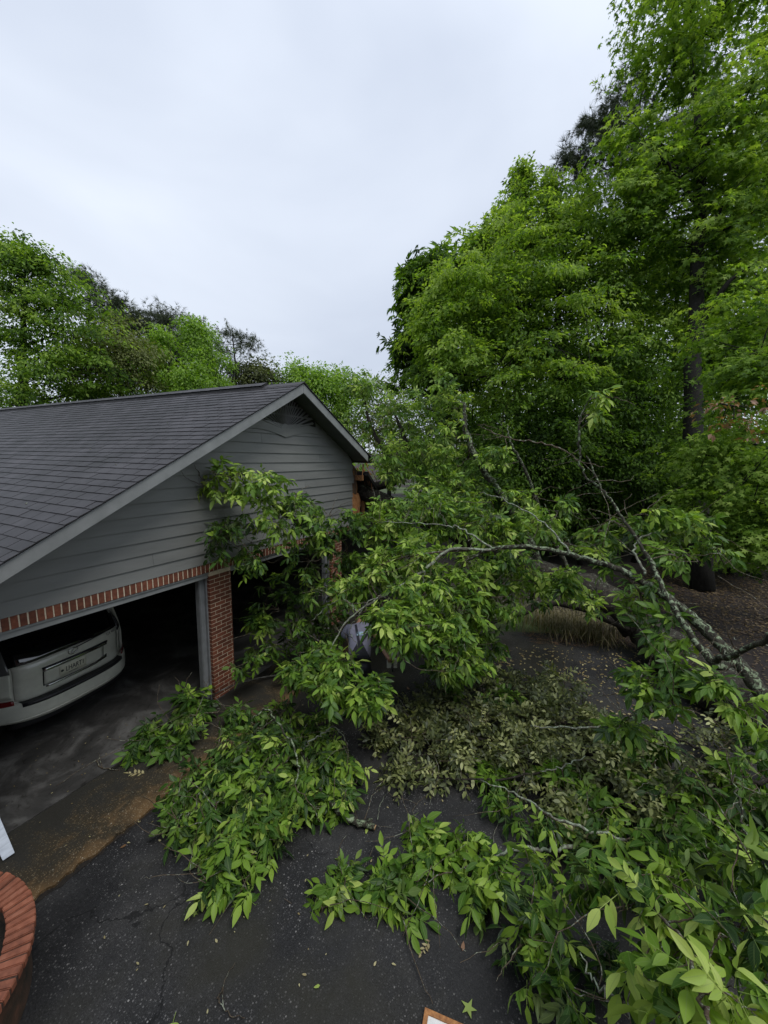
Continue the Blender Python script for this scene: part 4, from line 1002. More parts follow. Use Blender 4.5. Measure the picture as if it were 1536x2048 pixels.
strip([onback(.01 + .17 * t, 1.25 + .22 * t) for t in lsp(0, 1, 9)], .019, .017, 'strap', 'overall')
strip([onback(.0 + .0 * t, 1.36 + .06 * t) for t in lsp(0, 1, 4)], .05, .045, 'shirt_print', 'print')
for sg in (-1, 1):
    c = Q(.06, sg * .165, .0) - pb
    MB().box(c + np.array([-.06, -.06, 0]), c + np.array([.06, .06, .13])).box(c + Fw * .08 + np.array([-.06, -.055, 0]), c + Fw * .10 + np.array([.06, .055, .075])).build('boot', M['boot'], person, bevel=.012)
# power saw
sc_ = Q(.12, .50, .97); saw = thing('chainsaw', tuple(sc_), 'red and white power saw held low at the right of the bent person', 'power saw', rz=math.atan2(Fw[1], Fw[0]))
MB().box((-.14, -.075, -.08), (.10, .075, .05)).build('engine_housing', M['sawred'], saw, bevel=.018)
MB().box((-.12, -.06, .05), (.06, .06, .085)).build('top_cover', M['sawwhite'], saw, bevel=.012)
MB().box((-.16, -.08, -.10), (-.138, .08, .06)).build('end_plate', M['sawwhite'], saw, bevel=.006)
MB().tube(smoothpath([(.0, -.09, -.04), (.0, -.09, .12), (.0, 0, .17), (.0, .09, .12), (.0, .09, -.02)], 6), .012, 8).build('front_handle', M['sawwhite'], saw, True)
MB().tube(smoothpath([(-.14, 0, .03), (-.26, 0, .04), (-.33, 0, -.03), (-.24, 0, -.09), (-.14, 0, -.07)], 6), .015, 8).build('rear_handle', M['blackplastic'], saw, True)
gb = [(.08, z_) for z_ in (-.05, .0)]
bar = MB().prism([(.08, .06, -.055), (.45, .06, -.05), (.48, .06, -.028), (.45, .06, -.006), (.08, .06, .0)], (0, .005, 0)).build('guide_bar', M['metal'], saw)
MB().tube([(.08, .0625, -.06), (.45, .0625, -.055), (.49, .0625, -.028), (.45, .0625, .0), (.08, .0625, .006)], .005, 4).build('chain', M['ink'], bar)

# ================================================================== SIGN, LITTER, SMALL THINGS
s0 = G(850, 2016, .02); sd = np.array([G(922, 2048, .02) - s0, G(836, 2090, .02) - s0]); ex = _n(sd[0]); ey = np.array([-ex[1], ex[0], 0])
if ey @ sd[1] < 0: ey = -ey
sg_ = thing('painted_panel', (s0[0], s0[1], 0), 'rusty framed white painted panel with a maroon ring, at the bottom edge', 'painted panel')
def SP(a, b_, z_): v = ex * a + ey * b_; return (v[0], v[1], z_)
MB().prism([SP(.03, .03, .004), SP(.67, .03, .004), SP(.67, .47, .004), SP(.03, .47, .004)], (0, 0, .016)).build('panel', M['chipped'], sg_)
for a0, b0, a1, b1 in ((0, 0, .7, .032), (0, .468, .7, .5), (0, .032, .032, .468), (.668, .032, .7, .468)):
    MB().prism([SP(a0, b0, .001), SP(a1, b0, .001), SP(a1, b1, .001), SP(a0, b1, .001)], (0, 0, .03)).build('frame_strip', M['rustwood'], sg_, bevel=.003)
for r_, m_, h_ in ((.085, 'maroon', .003), (.062, 'cream', .006)):
    MB().prism([SP(.155 + r_ * math.cos(a), .165 + r_ * math.sin(a), .0205) for a in lsp(0, 2 * PI, 28, endpoint=False)], (0, 0, h_)).build('ring' if m_ == 'maroon' else 'disc', M[m_], sg_)

def flatleaf(px, py, label, kind='compound', sc=1.0, tint=.9, mat='hickory', ang=None, cat_='leaf', z0=.0):
    p = G(px, py, z0); a = rng.uniform(0, 2 * PI) if ang is None else ang
    if kind == 'compound': v, t, u, c = HERO_T[rng.integers(6)]
    elif kind == 'star': v, t, u, c = TPL['star']; v = v * .1
    elif kind == 'single': v, t, u = leaflet(.10, .045, (.3, .7), (1, .8), .1, .3); c = np.zeros(len(v))
    else: v, t, u, c = SPRIG_T[rng.integers(5)]
    v = (v * sc) @ rotz(a).T; v = v.copy(); v[:, 2] = np.abs(v[:, 2]) * .35 + .008 - 0
    o = link('fallen_leaf', npmesh('fallen_leaf', v, t, M[mat], np.clip(c + tint, 0, 1), u)); o.location = p; tag(o, label, cat_)
flatleaf(352, 2025, 'pale green compound leaf on bare asphalt at the bottom edge, left of the panel', 'compound', 1.0, .95, ang=2.2)
flatleaf(932, 1996, 'bright green star shaped leaf just above the painted panel', 'star', 1.0, .95)
flatleaf(383, 1835, 'small yellow green star leaf below the left leaf pile', 'star', .55, .98)
flatleaf(290, 1548, 'yellowish compound leaf on the concrete left of the leaf pile', 'sprig', .9, .95, 'deadleaf', ang=.5, z0=.03)
flatleaf(253, 1690, 'single rusty orange leaf on asphalt by the apron edge', 'single', .6, .45, 'rusty')
flatleaf(925, 1903, 'small curled orange brown leaf on open asphalt', 'single', .7, .7, 'rusty')
flatleaf(860, 1882, 'yellowed leaflets in a row on open asphalt', 'sprig', .55, .75, 'deadleaf')
flatleaf(740, 1640, 'pale five part leaf beside the lichen covered stub', 'compound', .6, .95)
flatleaf(640, 1972, 'small pale leaf scrap near the bottom centre asphalt', 'single', .5, .95)
flatleaf(818, 1380, 'orange pink leaf near the feet of the person', 'single', .9, .9, 'rusty')
flatleaf(935, 1570, 'brown curled leaf just below the olive branches', 'single', .9, .6, 'deadleaf')
def litter(name, poly, n, mat, size, z=.006, tl=.6, ts=.2, shape=None, zs=0):
    pts = []; P_ = np.array([G(*p)[:2] for p in poly]); lo, hi = P_.min(0), P_.max(0)
    while len(pts) < n:
        p = rng.uniform(lo, hi, 2); ins = False; j = len(P_) - 1
        for i in range(len(P_)):
            if (P_[i, 1] > p[1]) != (P_[j, 1] > p[1]) and p[0] < (P_[j, 0] - P_[i, 0]) * (p[1] - P_[i, 1]) / (P_[j, 1] - P_[i, 1]) + P_[i, 0]: ins = not ins
            j = i
        if ins: pts.append((p[0], p[1], z + rng.uniform(0, zs)))
    pts = np.array(pts); a = rng.uniform(0, 2 * PI, n); d = np.stack([np.cos(a), np.sin(a), rng.normal(.05, .1, n)], 1); nn = np.tile([0, 0, 1.], (n, 1)) + rng.normal(0, .25, (n, 3))
    v, t, u = leaflet(1, .42, (.35, .7), (1, .8), .05, .25)
    V, T, U, C = scatter(shape or (v, t, u, np.zeros(len(v))), pts, d, nn, size * rng.uniform(.5, 1.4, n), np.clip(rng.normal(tl, ts, n), 0, 1))
    tag(link(name, npmesh(name, V, T, M[mat], C, U)), kind='stuff')
litter('leaf_litter', [(980, 1290), (1280, 1300), (1536, 1440), (1536, 1640), (1250, 1520), (980, 1400)], 900, 'deadleaf', .06, tl=.65)
litter('leaf_litter', [(1290, 1290), (1536, 1420), (1800, 1500), (1800, 1100), (1300, 1130), (1150, 1220)], 8000, 'deadleaf', .075, tl=.08, ts=.16, zs=.04)
litter('leaf_litter', [(1290, 1130), (1536, 1130), (1800, 1150), (1700, 1300), (1340, 1260)], 6000, 'deadleaf', .08, tl=.05, ts=.14, zs=.05)
litter('leaf_litter', [(320, 1420), (720, 1380), (900, 1560), (900, 1900), (420, 2040), (150, 1900)], 130, 'deadleaf', .03, tl=.85)
litter('leaf_litter', [(0, 1500), (480, 1400), (560, 1400), (60, 1800), (0, 1700)], 90, 'deadleaf', .02, z=.034, tl=.6)
litter('pine_straw', [(1040, 1262), (1290, 1268), (1290, 1300), (1060, 1288)], 800, 'rusty', .16, tl=.4, shape=(np.array([(-.02, 0, 0), (.02, 0, 0), (0, 1, 0)]), np.array([(0, 1, 2)]), np.full((3, 2), .5), np.zeros(3)), zs=.04)
# debris on the roof
for i, (u, v, lb) in enumerate(((-1.9, .9, 'tan wood chip on the roof shingles near the left frame edge'), (.3, 1.3, 'pale twig with a fork on the upper roof shingles'), (-.3, .35, 'small pale curled leaf on the roof near the rake'), (-.6, 2.0, 'pale bent leaf bit in the middle of the roof'), (-1.0, .55, 'thin pale twig bit on the lower roof slope'))):
    o = MB().tube(smoothpath([(0, 0, .014), (.04, .05, .02), (.07, .12, .014)], 4), .006, 5).build('roof_debris', M['paletwig']); o.location = (u, v, zr(u)); tag(o, lb, 'debris')
def twig(pts, r, label, mat='twig', fork=None, z=.01):
    q = smoothpath([G(x, y, h) for x, y, h in pts], 6, .006); o = origin_ = q[0]
    tb = [(q, np.linspace(r, r * .4, len(q)), 6)]
    if fork: 
        f = smoothpath([q[len(q) // 2]] + [G(x, y, h) for x, y, h in fork], 5, .004); tb.append((f, np.linspace(r * .6, r * .25, len(f)), 5))
    ob = link('twig', tubes_mesh('twig', tb, M[mat], True, q[0])); ob.location = q[0]; tag(ob, label, 'twig'); return ob
twig([(445, 1975, .01), (438, 2000, .02), (460, 2030, .015), (490, 2036, .01)], .006, 'curved bare twig on asphalt near the bottom edge', fork=[(450, 1960, .012), (470, 1925, .01)])
twig([(192, 1520, .04), (205, 1535, .05), (240, 1540, .04)], .008, 'forked dark twig on the garage slab', fork=[(196, 1505, .05)])
twig([(750, 1580, .01), (775, 1555, .02), (790, 1558, .015)], .006, 'short bare twig right of the left leaf pile')
twig([(755, 1640, .01), (760, 1610, .02), (772, 1588, .015)], .004, 'thin pale twig above the pale five part leaf', 'paletwig')
twig([(985, 1700, .01), (990, 1660, .02), (1003, 1640, .01)], .005, 'thin twig leading up from the pale grey stick', 'paletwig')
# twisted grey cable along the pillar foot
q = smoothpath([G(388, 1418, .05), G(420, 1395, .06), G(445, 1380, .28), G(480, 1366, .2), G(540, 1352, .1), G(600, 1348, .05)], 14)
a = np.arange(len(q)) * .9; off1 = np.stack([0 * a, np.cos(a), np.sin(a)], 1) * .008
wo = link('cable', tubes_mesh('cable', [(q + off1, .006, 5), (q - off1, .006, 5)], M['wire'], True, q[0])); wo.location = q[0]; tag(wo, 'thin twisted grey cable lying across the foot of the brick pillar', 'cable')
# grass clump
gc = G(1140, 1262); V = []; T = []; 
cl_ = thing('ornamental_grass', tuple(gc), 'dry tan and green grass clump under the fallen trunk at the driveway edge', 'grass clump')
for k in range(900):
    c = gc + np.array([rng.normal(0, .35), rng.normal(0, .55), 0]) - gc; a = rng.uniform(0, 2 * PI); d = np.array([math.cos(a), math.sin(a), 0]); h = rng.uniform(.3, .6); w = np.array([-d[1], d[0], 0]) * .006
    o_ = len(V); V += [c - w, c + w, c + d * .1 + [0, 0, h * .8] - w, c + d * .1 + [0, 0, h * .8] + w, c + d * rng.uniform(.3, .5) + [0, 0, h * rng.uniform(.2, .7)]]; T += [(o_, o_ + 1, o_ + 3), (o_, o_ + 3, o_ + 2), (o_ + 2, o_ + 3, o_ + 4)]
ti = np.repeat(np.clip(rng.normal(.45, .25, 900), 0, 1), 5)
tag(link('blades', npmesh('blades', np.array(V), np.array(T), M['straw'], ti), cl_), kind='stuff')

# distant parked dark car beyond the trees
pc = thing('parked_car', tuple(G(1500, 1062) * np.array([1, 1, 0])), 'dark parked car with red tail light far off behind the right trees', 'car', rz=1.9)
MB().prism([(-2.2, -.88, .35), (2.2, -.88, .35), (2.25, -.88, .8), (1.9, -.88, 1.0), (1.0, -.8, 1.42), (-1.3, -.8, 1.45), (-2.1, -.85, 1.02), (-2.3, -.88, .85)], (0, 1.7, 0)).build('body', M['darkcar'], pc, bevel=.06)
for x in (-1.35, 1.35):
    for y in (-.86, .76): MB().prism([(x + .34 * math.cos(a), y, .34 + .34 * math.sin(a)) for a in lsp(0, 2 * PI, 16, endpoint=False)], (0, .2, 0)).build('wheel', M['tyre'], pc)
for y in (-.84, .6): MB().box((-2.33, y, .78), (-2.2, y + .22, .98)).build('tail_light', plain('bright_red_lens', (.6, .01, .03), .2), pc)
MB().prism([(-1.25, -.9, 1.03), (.95, -.9, 1.03), (.75, -.86, 1.34), (-1.1, -.86, 1.36)], (0, .03, 0)).build('side_window', M['carglass'], pc)

# ================================================================== FALLEN TREE
fb = G(1330, 1320)
ft = Plant('fallen_tree', fb, 'huge uprooted hickory with dark trunk leaning onto the crushed right corner of the garage', 'fallen tree')
trunk = ft.limb([G(1560, 1450, .35), G(1400, 1350, .42), P(1290, 1262, 8.4), P(1200, 1190, 8.6), P(1090, 1150, 8.9), P(960, 1085, 9.5), (5.0, .2, 3.2), (5.3, 2.6, 4.7)], [.46, .42, .37, .33, .28, .25, .22, .14], 'trunkbark', 'trunk', .02, 14, 8)
# second heavy limb under it, and limbs on and above the roof
ft.limb([P(1290, 1268, 8.4), P(1130, 1205, 8.5), P(1020, 1232, 8.4), P(930, 1258, 8.2)], [.12, .10, .07, .05], 'trunkbark')
ft.limb([P(1090, 1150, 8.9), P(1030, 1030, 9.0), P(960, 930, 9.1), P(932, 860, 9.2), P(928, 805, 9.2)], [.10, .085, .07, .055, .035], 'lichen')
ft.limb([P(1150, 1170, 8.7), P(1085, 1035, 8.6), P(1050, 940, 8.4), P(1020, 882, 8.4), P(1015, 850, 8.5)], [.05, .042, .03, .02, .012], 'lichen')
ft.limb([P(960, 1085, 9.5), P(880, 1000, 10.5), P(820, 900, 10.4), P(790, 830, 10.8)], [.14, .1, .07, .03])
ft.limb([(5.0, .2, 3.2), P(800, 950, 10.6), P(745, 860, 11.2), P(722, 770, 11.6)], [.14, .09, .05, .02])
ft.limb([P(960, 1085, 9.5), P(860, 1040, 9.2), P(760, 1045, 7.6), P(660, 1075, 7.0), P(560, 1020, 6.5), P(480, 960, 6.2)], [.13, .10, .075, .055, .035, .015], 'lichen')
# near lichen covered limb sweeping across
nb = ft.limb([P(1640, 1520, 3.6), P(1536, 1400, 3.75), P(1475, 1325, 4.0), P(1400, 1250, 4.3), P(1335, 1195, 4.6), P(1240, 1140, 5.0), P(1150, 1113, 5.4), P(1070, 1095, 5.7), P(985, 1098, 6.0), P(940, 1118, 6.1)], [.085, .072, .060, .055, .046, .038, .036, .034, .029, .02], 'lichen', 'limb', .006, 12, 10)
ft.limb([P(985, 1100, 6.0), P(900, 1100, 6.1), P(850, 1140, 6.05), P(780, 1185, 6.0), P(712, 1225, 5.9), P(675, 1270, 5.8), P(645, 1340, 5.6)], [.022, .024, .022, .018, .015, .011, .008], 'paletwig', 'limb', .006, 8, 8)
ft.limb([P(940, 1100, 6.1), P(870, 1105, 6.15), P(790, 1120, 6.3), P(700, 1155, 6.5), P(655, 1190, 6.5)], [.020, .016, .013, .009, .005], 'twig', 'limb', .006, 8, 8)
ft.limb([P(1475, 1325, 4.0), P(1420, 1320, 4.0), P(1330, 1185, 4.5), P(1300, 1120, 4.8), P(1245, 1035, 5.1), P(1205, 975, 5.3), P(1172, 912, 5.5)], [.032, .034, .029, .024, .019, .015, .009], 'lichen', 'limb', .008, 9, 8)
ft.limb([P(1200, 975, 5.35), P(1165, 945, 5.5), P(1160, 880, 5.5), P(1163, 828, 5.5), P(1185, 790, 5.5)], [.018, .013, .016, .012, .005], 'lichen')
ft.limb([P(1165, 925, 5.5), P(1110, 893, 5.7), P(1040, 880, 5.9), P(985, 865, 6.2), P(955, 850, 6.4)], [.010, .012, .010, .007, .004], 'twig')
ft.limb([P(1430, 1320, 4.0), P(1470, 1310, 3.6), P(1536, 1275, 3.2), P(1600, 1240, 3.0)], [.028, .024, .022, .02], 'lichen')
ft.limb([P(1290, 1150, 4.9), P(1270, 1090, 5.2), P(1330, 1060, 5.3), P(1400, 1065, 5.4)], [.016, .012, .009, .005], 'paletwig')
ft.limb([P(1150, 1113, 5.4), P(1080, 1040, 6.0), P(1010, 1000, 6.4), P(960, 985, 6.6)], [.014, .011, .009, .005], 'paletwig')
ft.limb([P(985, 1098, 6.0), P(930, 1060, 6.2), P(880, 1050, 6.4), P(760, 1045, 6.8)], [.016, .013, .01, .006], 'paletwig')
ft.limb([P(1240, 1140, 5.0), P(1290, 1210, 4.8), P(1300, 1320, 4.6), P(1275, 1420, 4.3)], [.014, .011, .009, .005], 'twig')
for a in ([P(780, 1185, 6.0), P(740, 1200, 5.9), P(715, 1235, 5.9), P(700, 1262, 5.9), P(720, 1300, 5.8)], [P(850, 1140, 6.05), P(835, 1200, 6.0), P(815, 1260, 5.9)], [P(712, 1225, 5.9), P(690, 1200, 6.0), P(650, 1215, 6.1), P(625, 1240, 6.1)]):
    ft.limb(a, np.linspace(.009, .004, len(a)), 'paletwig')
def m(c, rr, n, **k):
    k.setdefault('sc', .86); ft.mass(c, rr, max(2, round(n * 1.22)), **k)
def mpx(px, py, D, rx, ry, n, rz=None, **k): m(P(px, py, D), (rx * D / F, (rz or rx * .8) * D / F, ry * D / F), n, **k)
# over the roof and behind the rake
mpx(735, 810, 11.2, 45, 60, 27, tint=0.55); mpx(790, 840, 10.6, 50, 70, 36, tint=0.60); mpx(850, 830, 10.2, 60, 80, 49, tint=0.60); mpx(700, 870, 11.5, 50, 50, 26, tint=0.60)
mpx(800, 930, 10, 70, 60, 49, tint=0.60); mpx(870, 930, 9.8, 60, 70, 46, tint=0.65); mpx(720, 775, 11.8, 35, 35, 15, tint=0.60); mpx(905, 800, 9.9, 40, 35, 20, tint=0.70); mpx(960, 1010, 9.3, 50, 40, 29, tint=0.60)
# on the wall
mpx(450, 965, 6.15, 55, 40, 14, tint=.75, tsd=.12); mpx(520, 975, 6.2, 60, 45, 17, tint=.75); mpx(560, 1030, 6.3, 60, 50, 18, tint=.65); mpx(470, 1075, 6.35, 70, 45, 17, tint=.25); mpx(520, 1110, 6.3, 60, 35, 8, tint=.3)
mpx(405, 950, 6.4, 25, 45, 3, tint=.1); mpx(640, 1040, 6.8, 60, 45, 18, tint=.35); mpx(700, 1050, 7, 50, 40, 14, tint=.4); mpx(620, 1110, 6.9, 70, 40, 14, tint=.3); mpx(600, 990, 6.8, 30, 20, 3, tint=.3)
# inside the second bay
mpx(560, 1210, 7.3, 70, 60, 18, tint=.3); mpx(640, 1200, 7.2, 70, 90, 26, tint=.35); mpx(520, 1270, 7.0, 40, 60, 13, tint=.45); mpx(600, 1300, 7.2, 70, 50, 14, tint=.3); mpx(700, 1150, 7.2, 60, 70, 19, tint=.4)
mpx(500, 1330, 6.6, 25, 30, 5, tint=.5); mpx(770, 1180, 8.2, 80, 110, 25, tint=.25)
# centre
mpx(770, 1040, 7.4, 60, 55, 35, tint=0.64); mpx(850, 1030, 7.4, 75, 60, 50, tint=0.59); mpx(940, 1040, 7.2, 75, 45, 36, tint=0.54); mpx(830, 1110, 6.6, 80, 50, 43, tint=0.64); mpx(930, 1150, 6.6, 80, 55, 42, tint=0.59)
mpx(1020, 1130, 6.8, 70, 55, 35, tint=0.54); mpx(1090, 1060, 7.2, 60, 45, 22, tint=0.54); mpx(760, 1140, 6.5, 55, 45, 26, tint=0.64); mpx(830, 1200, 6.0, 85, 55, 50, tint=0.64); mpx(920, 1230, 6.1, 75, 60, 39, tint=0.54)
mpx(1000, 1210, 6.6, 60, 50, 23, tint=0.49); mpx(800, 1265, 5.45, 60, 38, 26, tint=0.64, tsd=.12); mpx(895, 1285, 5.6, 60, 45, 32, tint=0.54); mpx(690, 1175, 6.3, 50, 35, 12, tint=0.59); mpx(1130, 1160, 6.4, 40, 28, 24, tint=0.59)
mpx(660, 1370, 5.0, 55, 45, 20, tint=0.59); mpx(740, 1390, 5.0, 45, 28, 24, tint=0.54); mpx(600, 1340, 5.6, 40, 25, 24, tint=0.44); mpx(700, 1330, 5.3, 25, 20, 4, tint=0.54); mpx(930, 1320, 6.0, 50, 22, 24, tint=0.49)
mpx(640, 1310, 5.8, 40, 30, 9, tint=0.44); mpx(880, 1345, 5.5, 40, 22, 9, tint=0.44); mpx(1170, 1200, 7.5, 50, 30, 12, tint=0.64)
mpx(757, 1236, 5.35, 22, 22, 7, tint=.6, nb=2); 
mpx(900, 900, 9.2, 50, 60, 24, tint=.6); mpx(960, 950, 9, 45, 50, 20, tint=.5); mpx(1000, 900, 8.6, 35, 40, 9, tint=.5); mpx(900, 980, 8.8, 80, 45, 40, tint=.6); mpx(1040, 1010, 8.2, 60, 45, 24, tint=.55); mpx(1000, 1060, 7.6, 60, 40, 26, tint=.6); mpx(700, 960, 10.8, 35, 50, 16, tint=.5); mpx(1060, 1180, 7.2, 50, 40, 18, tint=.5); mpx(970, 1290, 6.6, 50, 35, 16, tint=.35); mpx(640, 1260, 6.9, 50, 60, 16, tint=.3); mpx(880, 760, 9.6, 35, 25, 10, tint=.6)
# right side
mpx(1190, 800, 5.5, 28, 26, 3, 18, tint=.8, nb=2); mpx(1185, 840, 5.5, 20, 12, 2, tint=.7, nb=1); mpx(1190, 1075, 6, 60, 35, 9, tint=.55); mpx(1250, 1045, 5.6, 45, 30, 6, tint=.6); mpx(1130, 1010, 6.4, 40, 30, 4, tint=.5)
mpx(1310, 1040, 5.3, 50, 30, 6, tint=.6); mpx(1390, 1045, 5.3, 45, 30, 7, tint=.65); mpx(1350, 1105, 5.0, 60, 35, 7, tint=.45); mpx(1430, 1110, 5.1, 45, 18, 4, tint=.6); mpx(1300, 1170, 4.8, 40, 35, 6, tint=.4)
mpx(1210, 1120, 5.6, 45, 30, 6, tint=.5); mpx(1260, 1210, 5.0, 35, 25, 4, tint=.5); mpx(1330, 1270, 4.5, 50, 45, 8, tint=.4); mpx(1290, 1360, 4.2, 50, 40, 7, tint=.5); mpx(1370, 1330, 4.0, 40, 35, 5, tint=.5)
mpx(1420, 1380, 3.7, 45, 35, 5, tint=.55); mpx(1320, 1400, 4.0, 45, 35, 5, tint=.45); mpx(1500, 1420, 3.5, 30, 20, 2, tint=.9, nb=2); mpx(1250, 1440, 4.3, 30, 40, 5, tint=.5)
ft.finish()

# ================================================================== BRANCHES ON THE DRIVEWAY
def gm(pl_, px, py, z_, rx, rz_, n, **k):
    """leafy mass on the ground, at a pixel's ground spot; radii in metres"""
    c = G(px, py, z_); pl_.mass(c, (rx, rx, rz_), n, **k)
a = Plant('fallen_branch', G(640, 1500), 'large leafy green branch heap on the driveway in front of the brick pillar', 'fallen branch')
a.limb([G(745, 1645, .05), G(700, 1640, .07), G(640, 1580, .22), G(600, 1500, .35), G(560, 1440, .4), G(500, 1470, .35)], [.035, .03, .022, .018, .013, .008], 'lichen')
a.limb([G(590, 1570, .62), G(596, 1520, .66), G(560, 1450, .66), G(530, 1420, .62), G(498, 1440, .55)], [.006, .010, .013, .012, .006], 'lichen')
a.limb([G(696, 1490, .45), G(670, 1455, .5), G(640, 1470, .5), G(600, 1500, .35)], [.004, .008, .010, .012], 'paletwig')
a.limb([G(600, 1500, .35), G(520, 1560, .3), G(440, 1600, .25), G(390, 1620, .15)], [.016, .012, .009, .005], 'twig')
for (px, py, z_, rx, rz_, n, ti) in ((560, 1500, .3, .5, .28, 33, .45), (480, 1500, .28, .38, .24, 24, .4), (420, 1560, .22, .35, .2, 24, .42), (500, 1590, .25, .42, .22, 32, .5), (600, 1580, .25, .4, .22, 27, .5), (660, 1520, .25, .32, .25, 19, .5),
        (400, 1640, .16, .28, .16, 17, .45), (460, 1690, .15, .32, .15, 22, .48), (520, 1660, .18, .3, .16, 16, .5), (660, 1600, .15, .2, .13, 10, .6), (380, 1450, .22, .3, .18, 12, .3), (640, 1450, .25, .3, .2, 12, .4), (440, 1760, .1, .17, .1, 6, .4), (490, 1770, .1, .16, .08, 5, .45), (700, 1550, .2, .2, .16, 10, .5), (640, 1520, .3, .3, .25, 14, .5), (560, 1430, .25, .3, .2, 12, .4), (470, 1440, .2, .3, .18, 12, .35), (350, 1650, .12, .15, .1, 7, .45), (360, 1600, .15, .2, .12, 7, .45)):
    gm(a, px, py, z_, rx, rz_, n, tint=ti, tdir=(-.5, -.5, 0), sc=.84, tsd=.2)
a.finish()
b1 = Plant('fallen_branch', G(300, 1480), 'small dark leafy branch strewn across the garage door threshold', 'fallen branch')
b1.limb([G(440, 1420, .1), G(380, 1440, .12), G(320, 1460, .1), G(270, 1480, .08)], [.008, .007, .005, .003], 'twig')
gm(b1, 385, 1410, .25, .2, .22, 14, tint=.35); gm(b1, 310, 1460, .14, .2, .12, 9, tint=.3); gm(b1, 290, 1495, .12, .2, .1, 8, tint=.3); gm(b1, 340, 1490, .12, .2, .1, 9, tint=.35)
b1.finish()
b2 = Plant('fallen_branch', G(670, 1780), 'small leafy twig lying just right of the big heap', 'fallen branch')
b2.limb([G(698, 1730, .04), G(690, 1760, .06), G(675, 1790, .06), G(660, 1830, .03)], [.006, .005, .004, .002], 'paletwig')
gm(b2, 690, 1755, .08, .1, .05, 5, tint=.4, sc=.85); gm(b2, 650, 1805, .06, .13, .04, 5, tint=.6, sc=.85); b2.finish()
b3 = Plant('fallen_branch', G(1000, 1700), 'leafy branch with a smooth pale grey stick in the lower middle', 'fallen branch')
b3.limb([G(1155, 1690, .22), G(1090, 1698, .2), G(1030, 1700, .16), G(975, 1718, .12), G(900, 1712, .08), G(830, 1690, .06)], [.019, .017, .015, .011, .008, .004], 'paletwig')
b3.limb([G(975, 1718, .12), G(900, 1745, .1), G(820, 1780, .08), G(770, 1790, .05)], [.008, .006, .005, .003], 'twig')
for (px, py, z_, rx, rz_, n, ti) in ((850, 1670, .12, .17, .08, 8, .6), (880, 1720, .12, .15, .08, 8, .6), (770, 1770, .1, .18, .08, 8, .5), (800, 1800, .08, .14, .06, 6, .55), (940, 1690, .12, .12, .07, 5, .55), (960, 1780, .25, .15, .12, 7, .62), (1000, 1760, .25, .14, .12, 5, .5), (830, 1745, .1, .14, .06, 5, .5)):
    gm(b3, px, py, z_, rx, rz_, n, tint=ti, tsd=.12, tdir=(-.4, -.6, 0))
b3.finish()
b4 = Plant('fallen_branch', G(1400, 1800), 'dense bright green foreground foliage filling the lower right corner', 'fallen branch')
b4.limb([G(1640, 1760, .5), G(1480, 1735, .55), G(1350, 1745, .4), G(1240, 1720, .3), G(1160, 1690, .22)], [.05, .04, .03, .022, .014], 'lichen')
b4.limb([G(960, 1560, .25), G(1050, 1598, .35), G(1120, 1640, .4), G(1250, 1680, .4)], [.006, .010, .013, .014], 'paletwig')
b4.limb([P(1250, 1740, 3.2), P(1320, 1830, 2.6), P(1370, 1900, 2.2), P(1395, 1975, 1.95), P(1420, 2060, 1.8)], [.008, .009, .010, .010, .010], 'twig')
b4.limb([P(1160, 1905, 2.8), P(1190, 1965, 2.6), P(1250, 2015, 2.4), P(1300, 2050, 2.3)], [.004, .006, .008, .009], 'paletwig')
for (px, py, z_, rx, rz_, n, ti) in ((1080, 1640, .3, .25, .15, 5, 0.40), (1170, 1700, .3, .25, .15, 5, 0.45), (1090, 1760, .3, .2, .18, 4, 0.55), (1060, 1850, .35, .2, .2, 5, 0.35), (1120, 1850, .4, .18, .18, 4, 0.55), (1010, 1600, .2, .2, .14, 4, 0.40),
        (1250, 1680, .35, .3, .2, 8, 0.40), (1350, 1680, .45, .35, .22, 9, 0.40), (1450, 1640, .5, .35, .25, 9, 0.35), (1400, 1760, .5, .32, .25, 8, 0.40), (1500, 1760, .6, .3, .3, 8, 0.40), (1530, 1620, .5, .3, .3, 6, 0.35),
        (1060, 1930, .3, .2, .15, 4, 0.20), (1110, 1990, .3, .2, .15, 4, 0.50), (1230, 1920, .25, .25, .14, 4, 0.10)):
    gm(b4, px, py, z_, rx, rz_, n, tint=ti, tdir=(-.5, -.5, 0), sc=.92, tsd=.2)
for (px, py, D, rx, ry, n, ti, sc) in ((1270, 1820, 2.75, 60, 50, 4, 0.50, 1), (1350, 1870, 2.6, 70, 60, 5, 0.40, 1), (1450, 1850, 2.5, 70, 60, 6, 0.50, 1), (1500, 1720, 2.9, 50, 50, 4, 0.50, 1), (1280, 1930, 2.5, 50, 45, 2, 0.55, 1),
        (1400, 1960, 2.1, 70, 40, 4, 0.65, .95), (1480, 2000, 1.9, 60, 50, 4, 0.82, .9), (1380, 2030, 2.0, 60, 30, 2, 0.80, .9), (1510, 1900, 2.3, 50, 60, 3, 0.40, 1), (1200, 1790, 3.0, 50, 50, 4, 0.40, 1), (1340, 1760, 3.0, 60, 40, 4, 0.45, 1), (1420, 1700, 3.2, 60, 40, 4, 0.35, 1)):
    b4.mass(P(px, py, D), (rx * D / F, rx * D / F, ry * D / F), n, nb=2, tint=ti, sc=sc, tsd=.2, droop=.8)
b4.finish()
b5 = Plant('fallen_branch', G(1000, 1480), 'dull olive small leaved branches spread over the asphalt in the centre', 'fallen branch', kind='sprig', twigmat='twig')
b5.limb([G(1420, 1580, .3), G(1300, 1540, .32), G(1150, 1500, .3), G(1000, 1480, .25), (G(860, 1470, .2))], [.05, .045, .035, .02, .01], 'bark')
b5.limb([G(1300, 1430, .3), G(1200, 1450, .3), G(1080, 1440, .25), G(950, 1420, .2)], [.02, .018, .014, .008], 'bark')
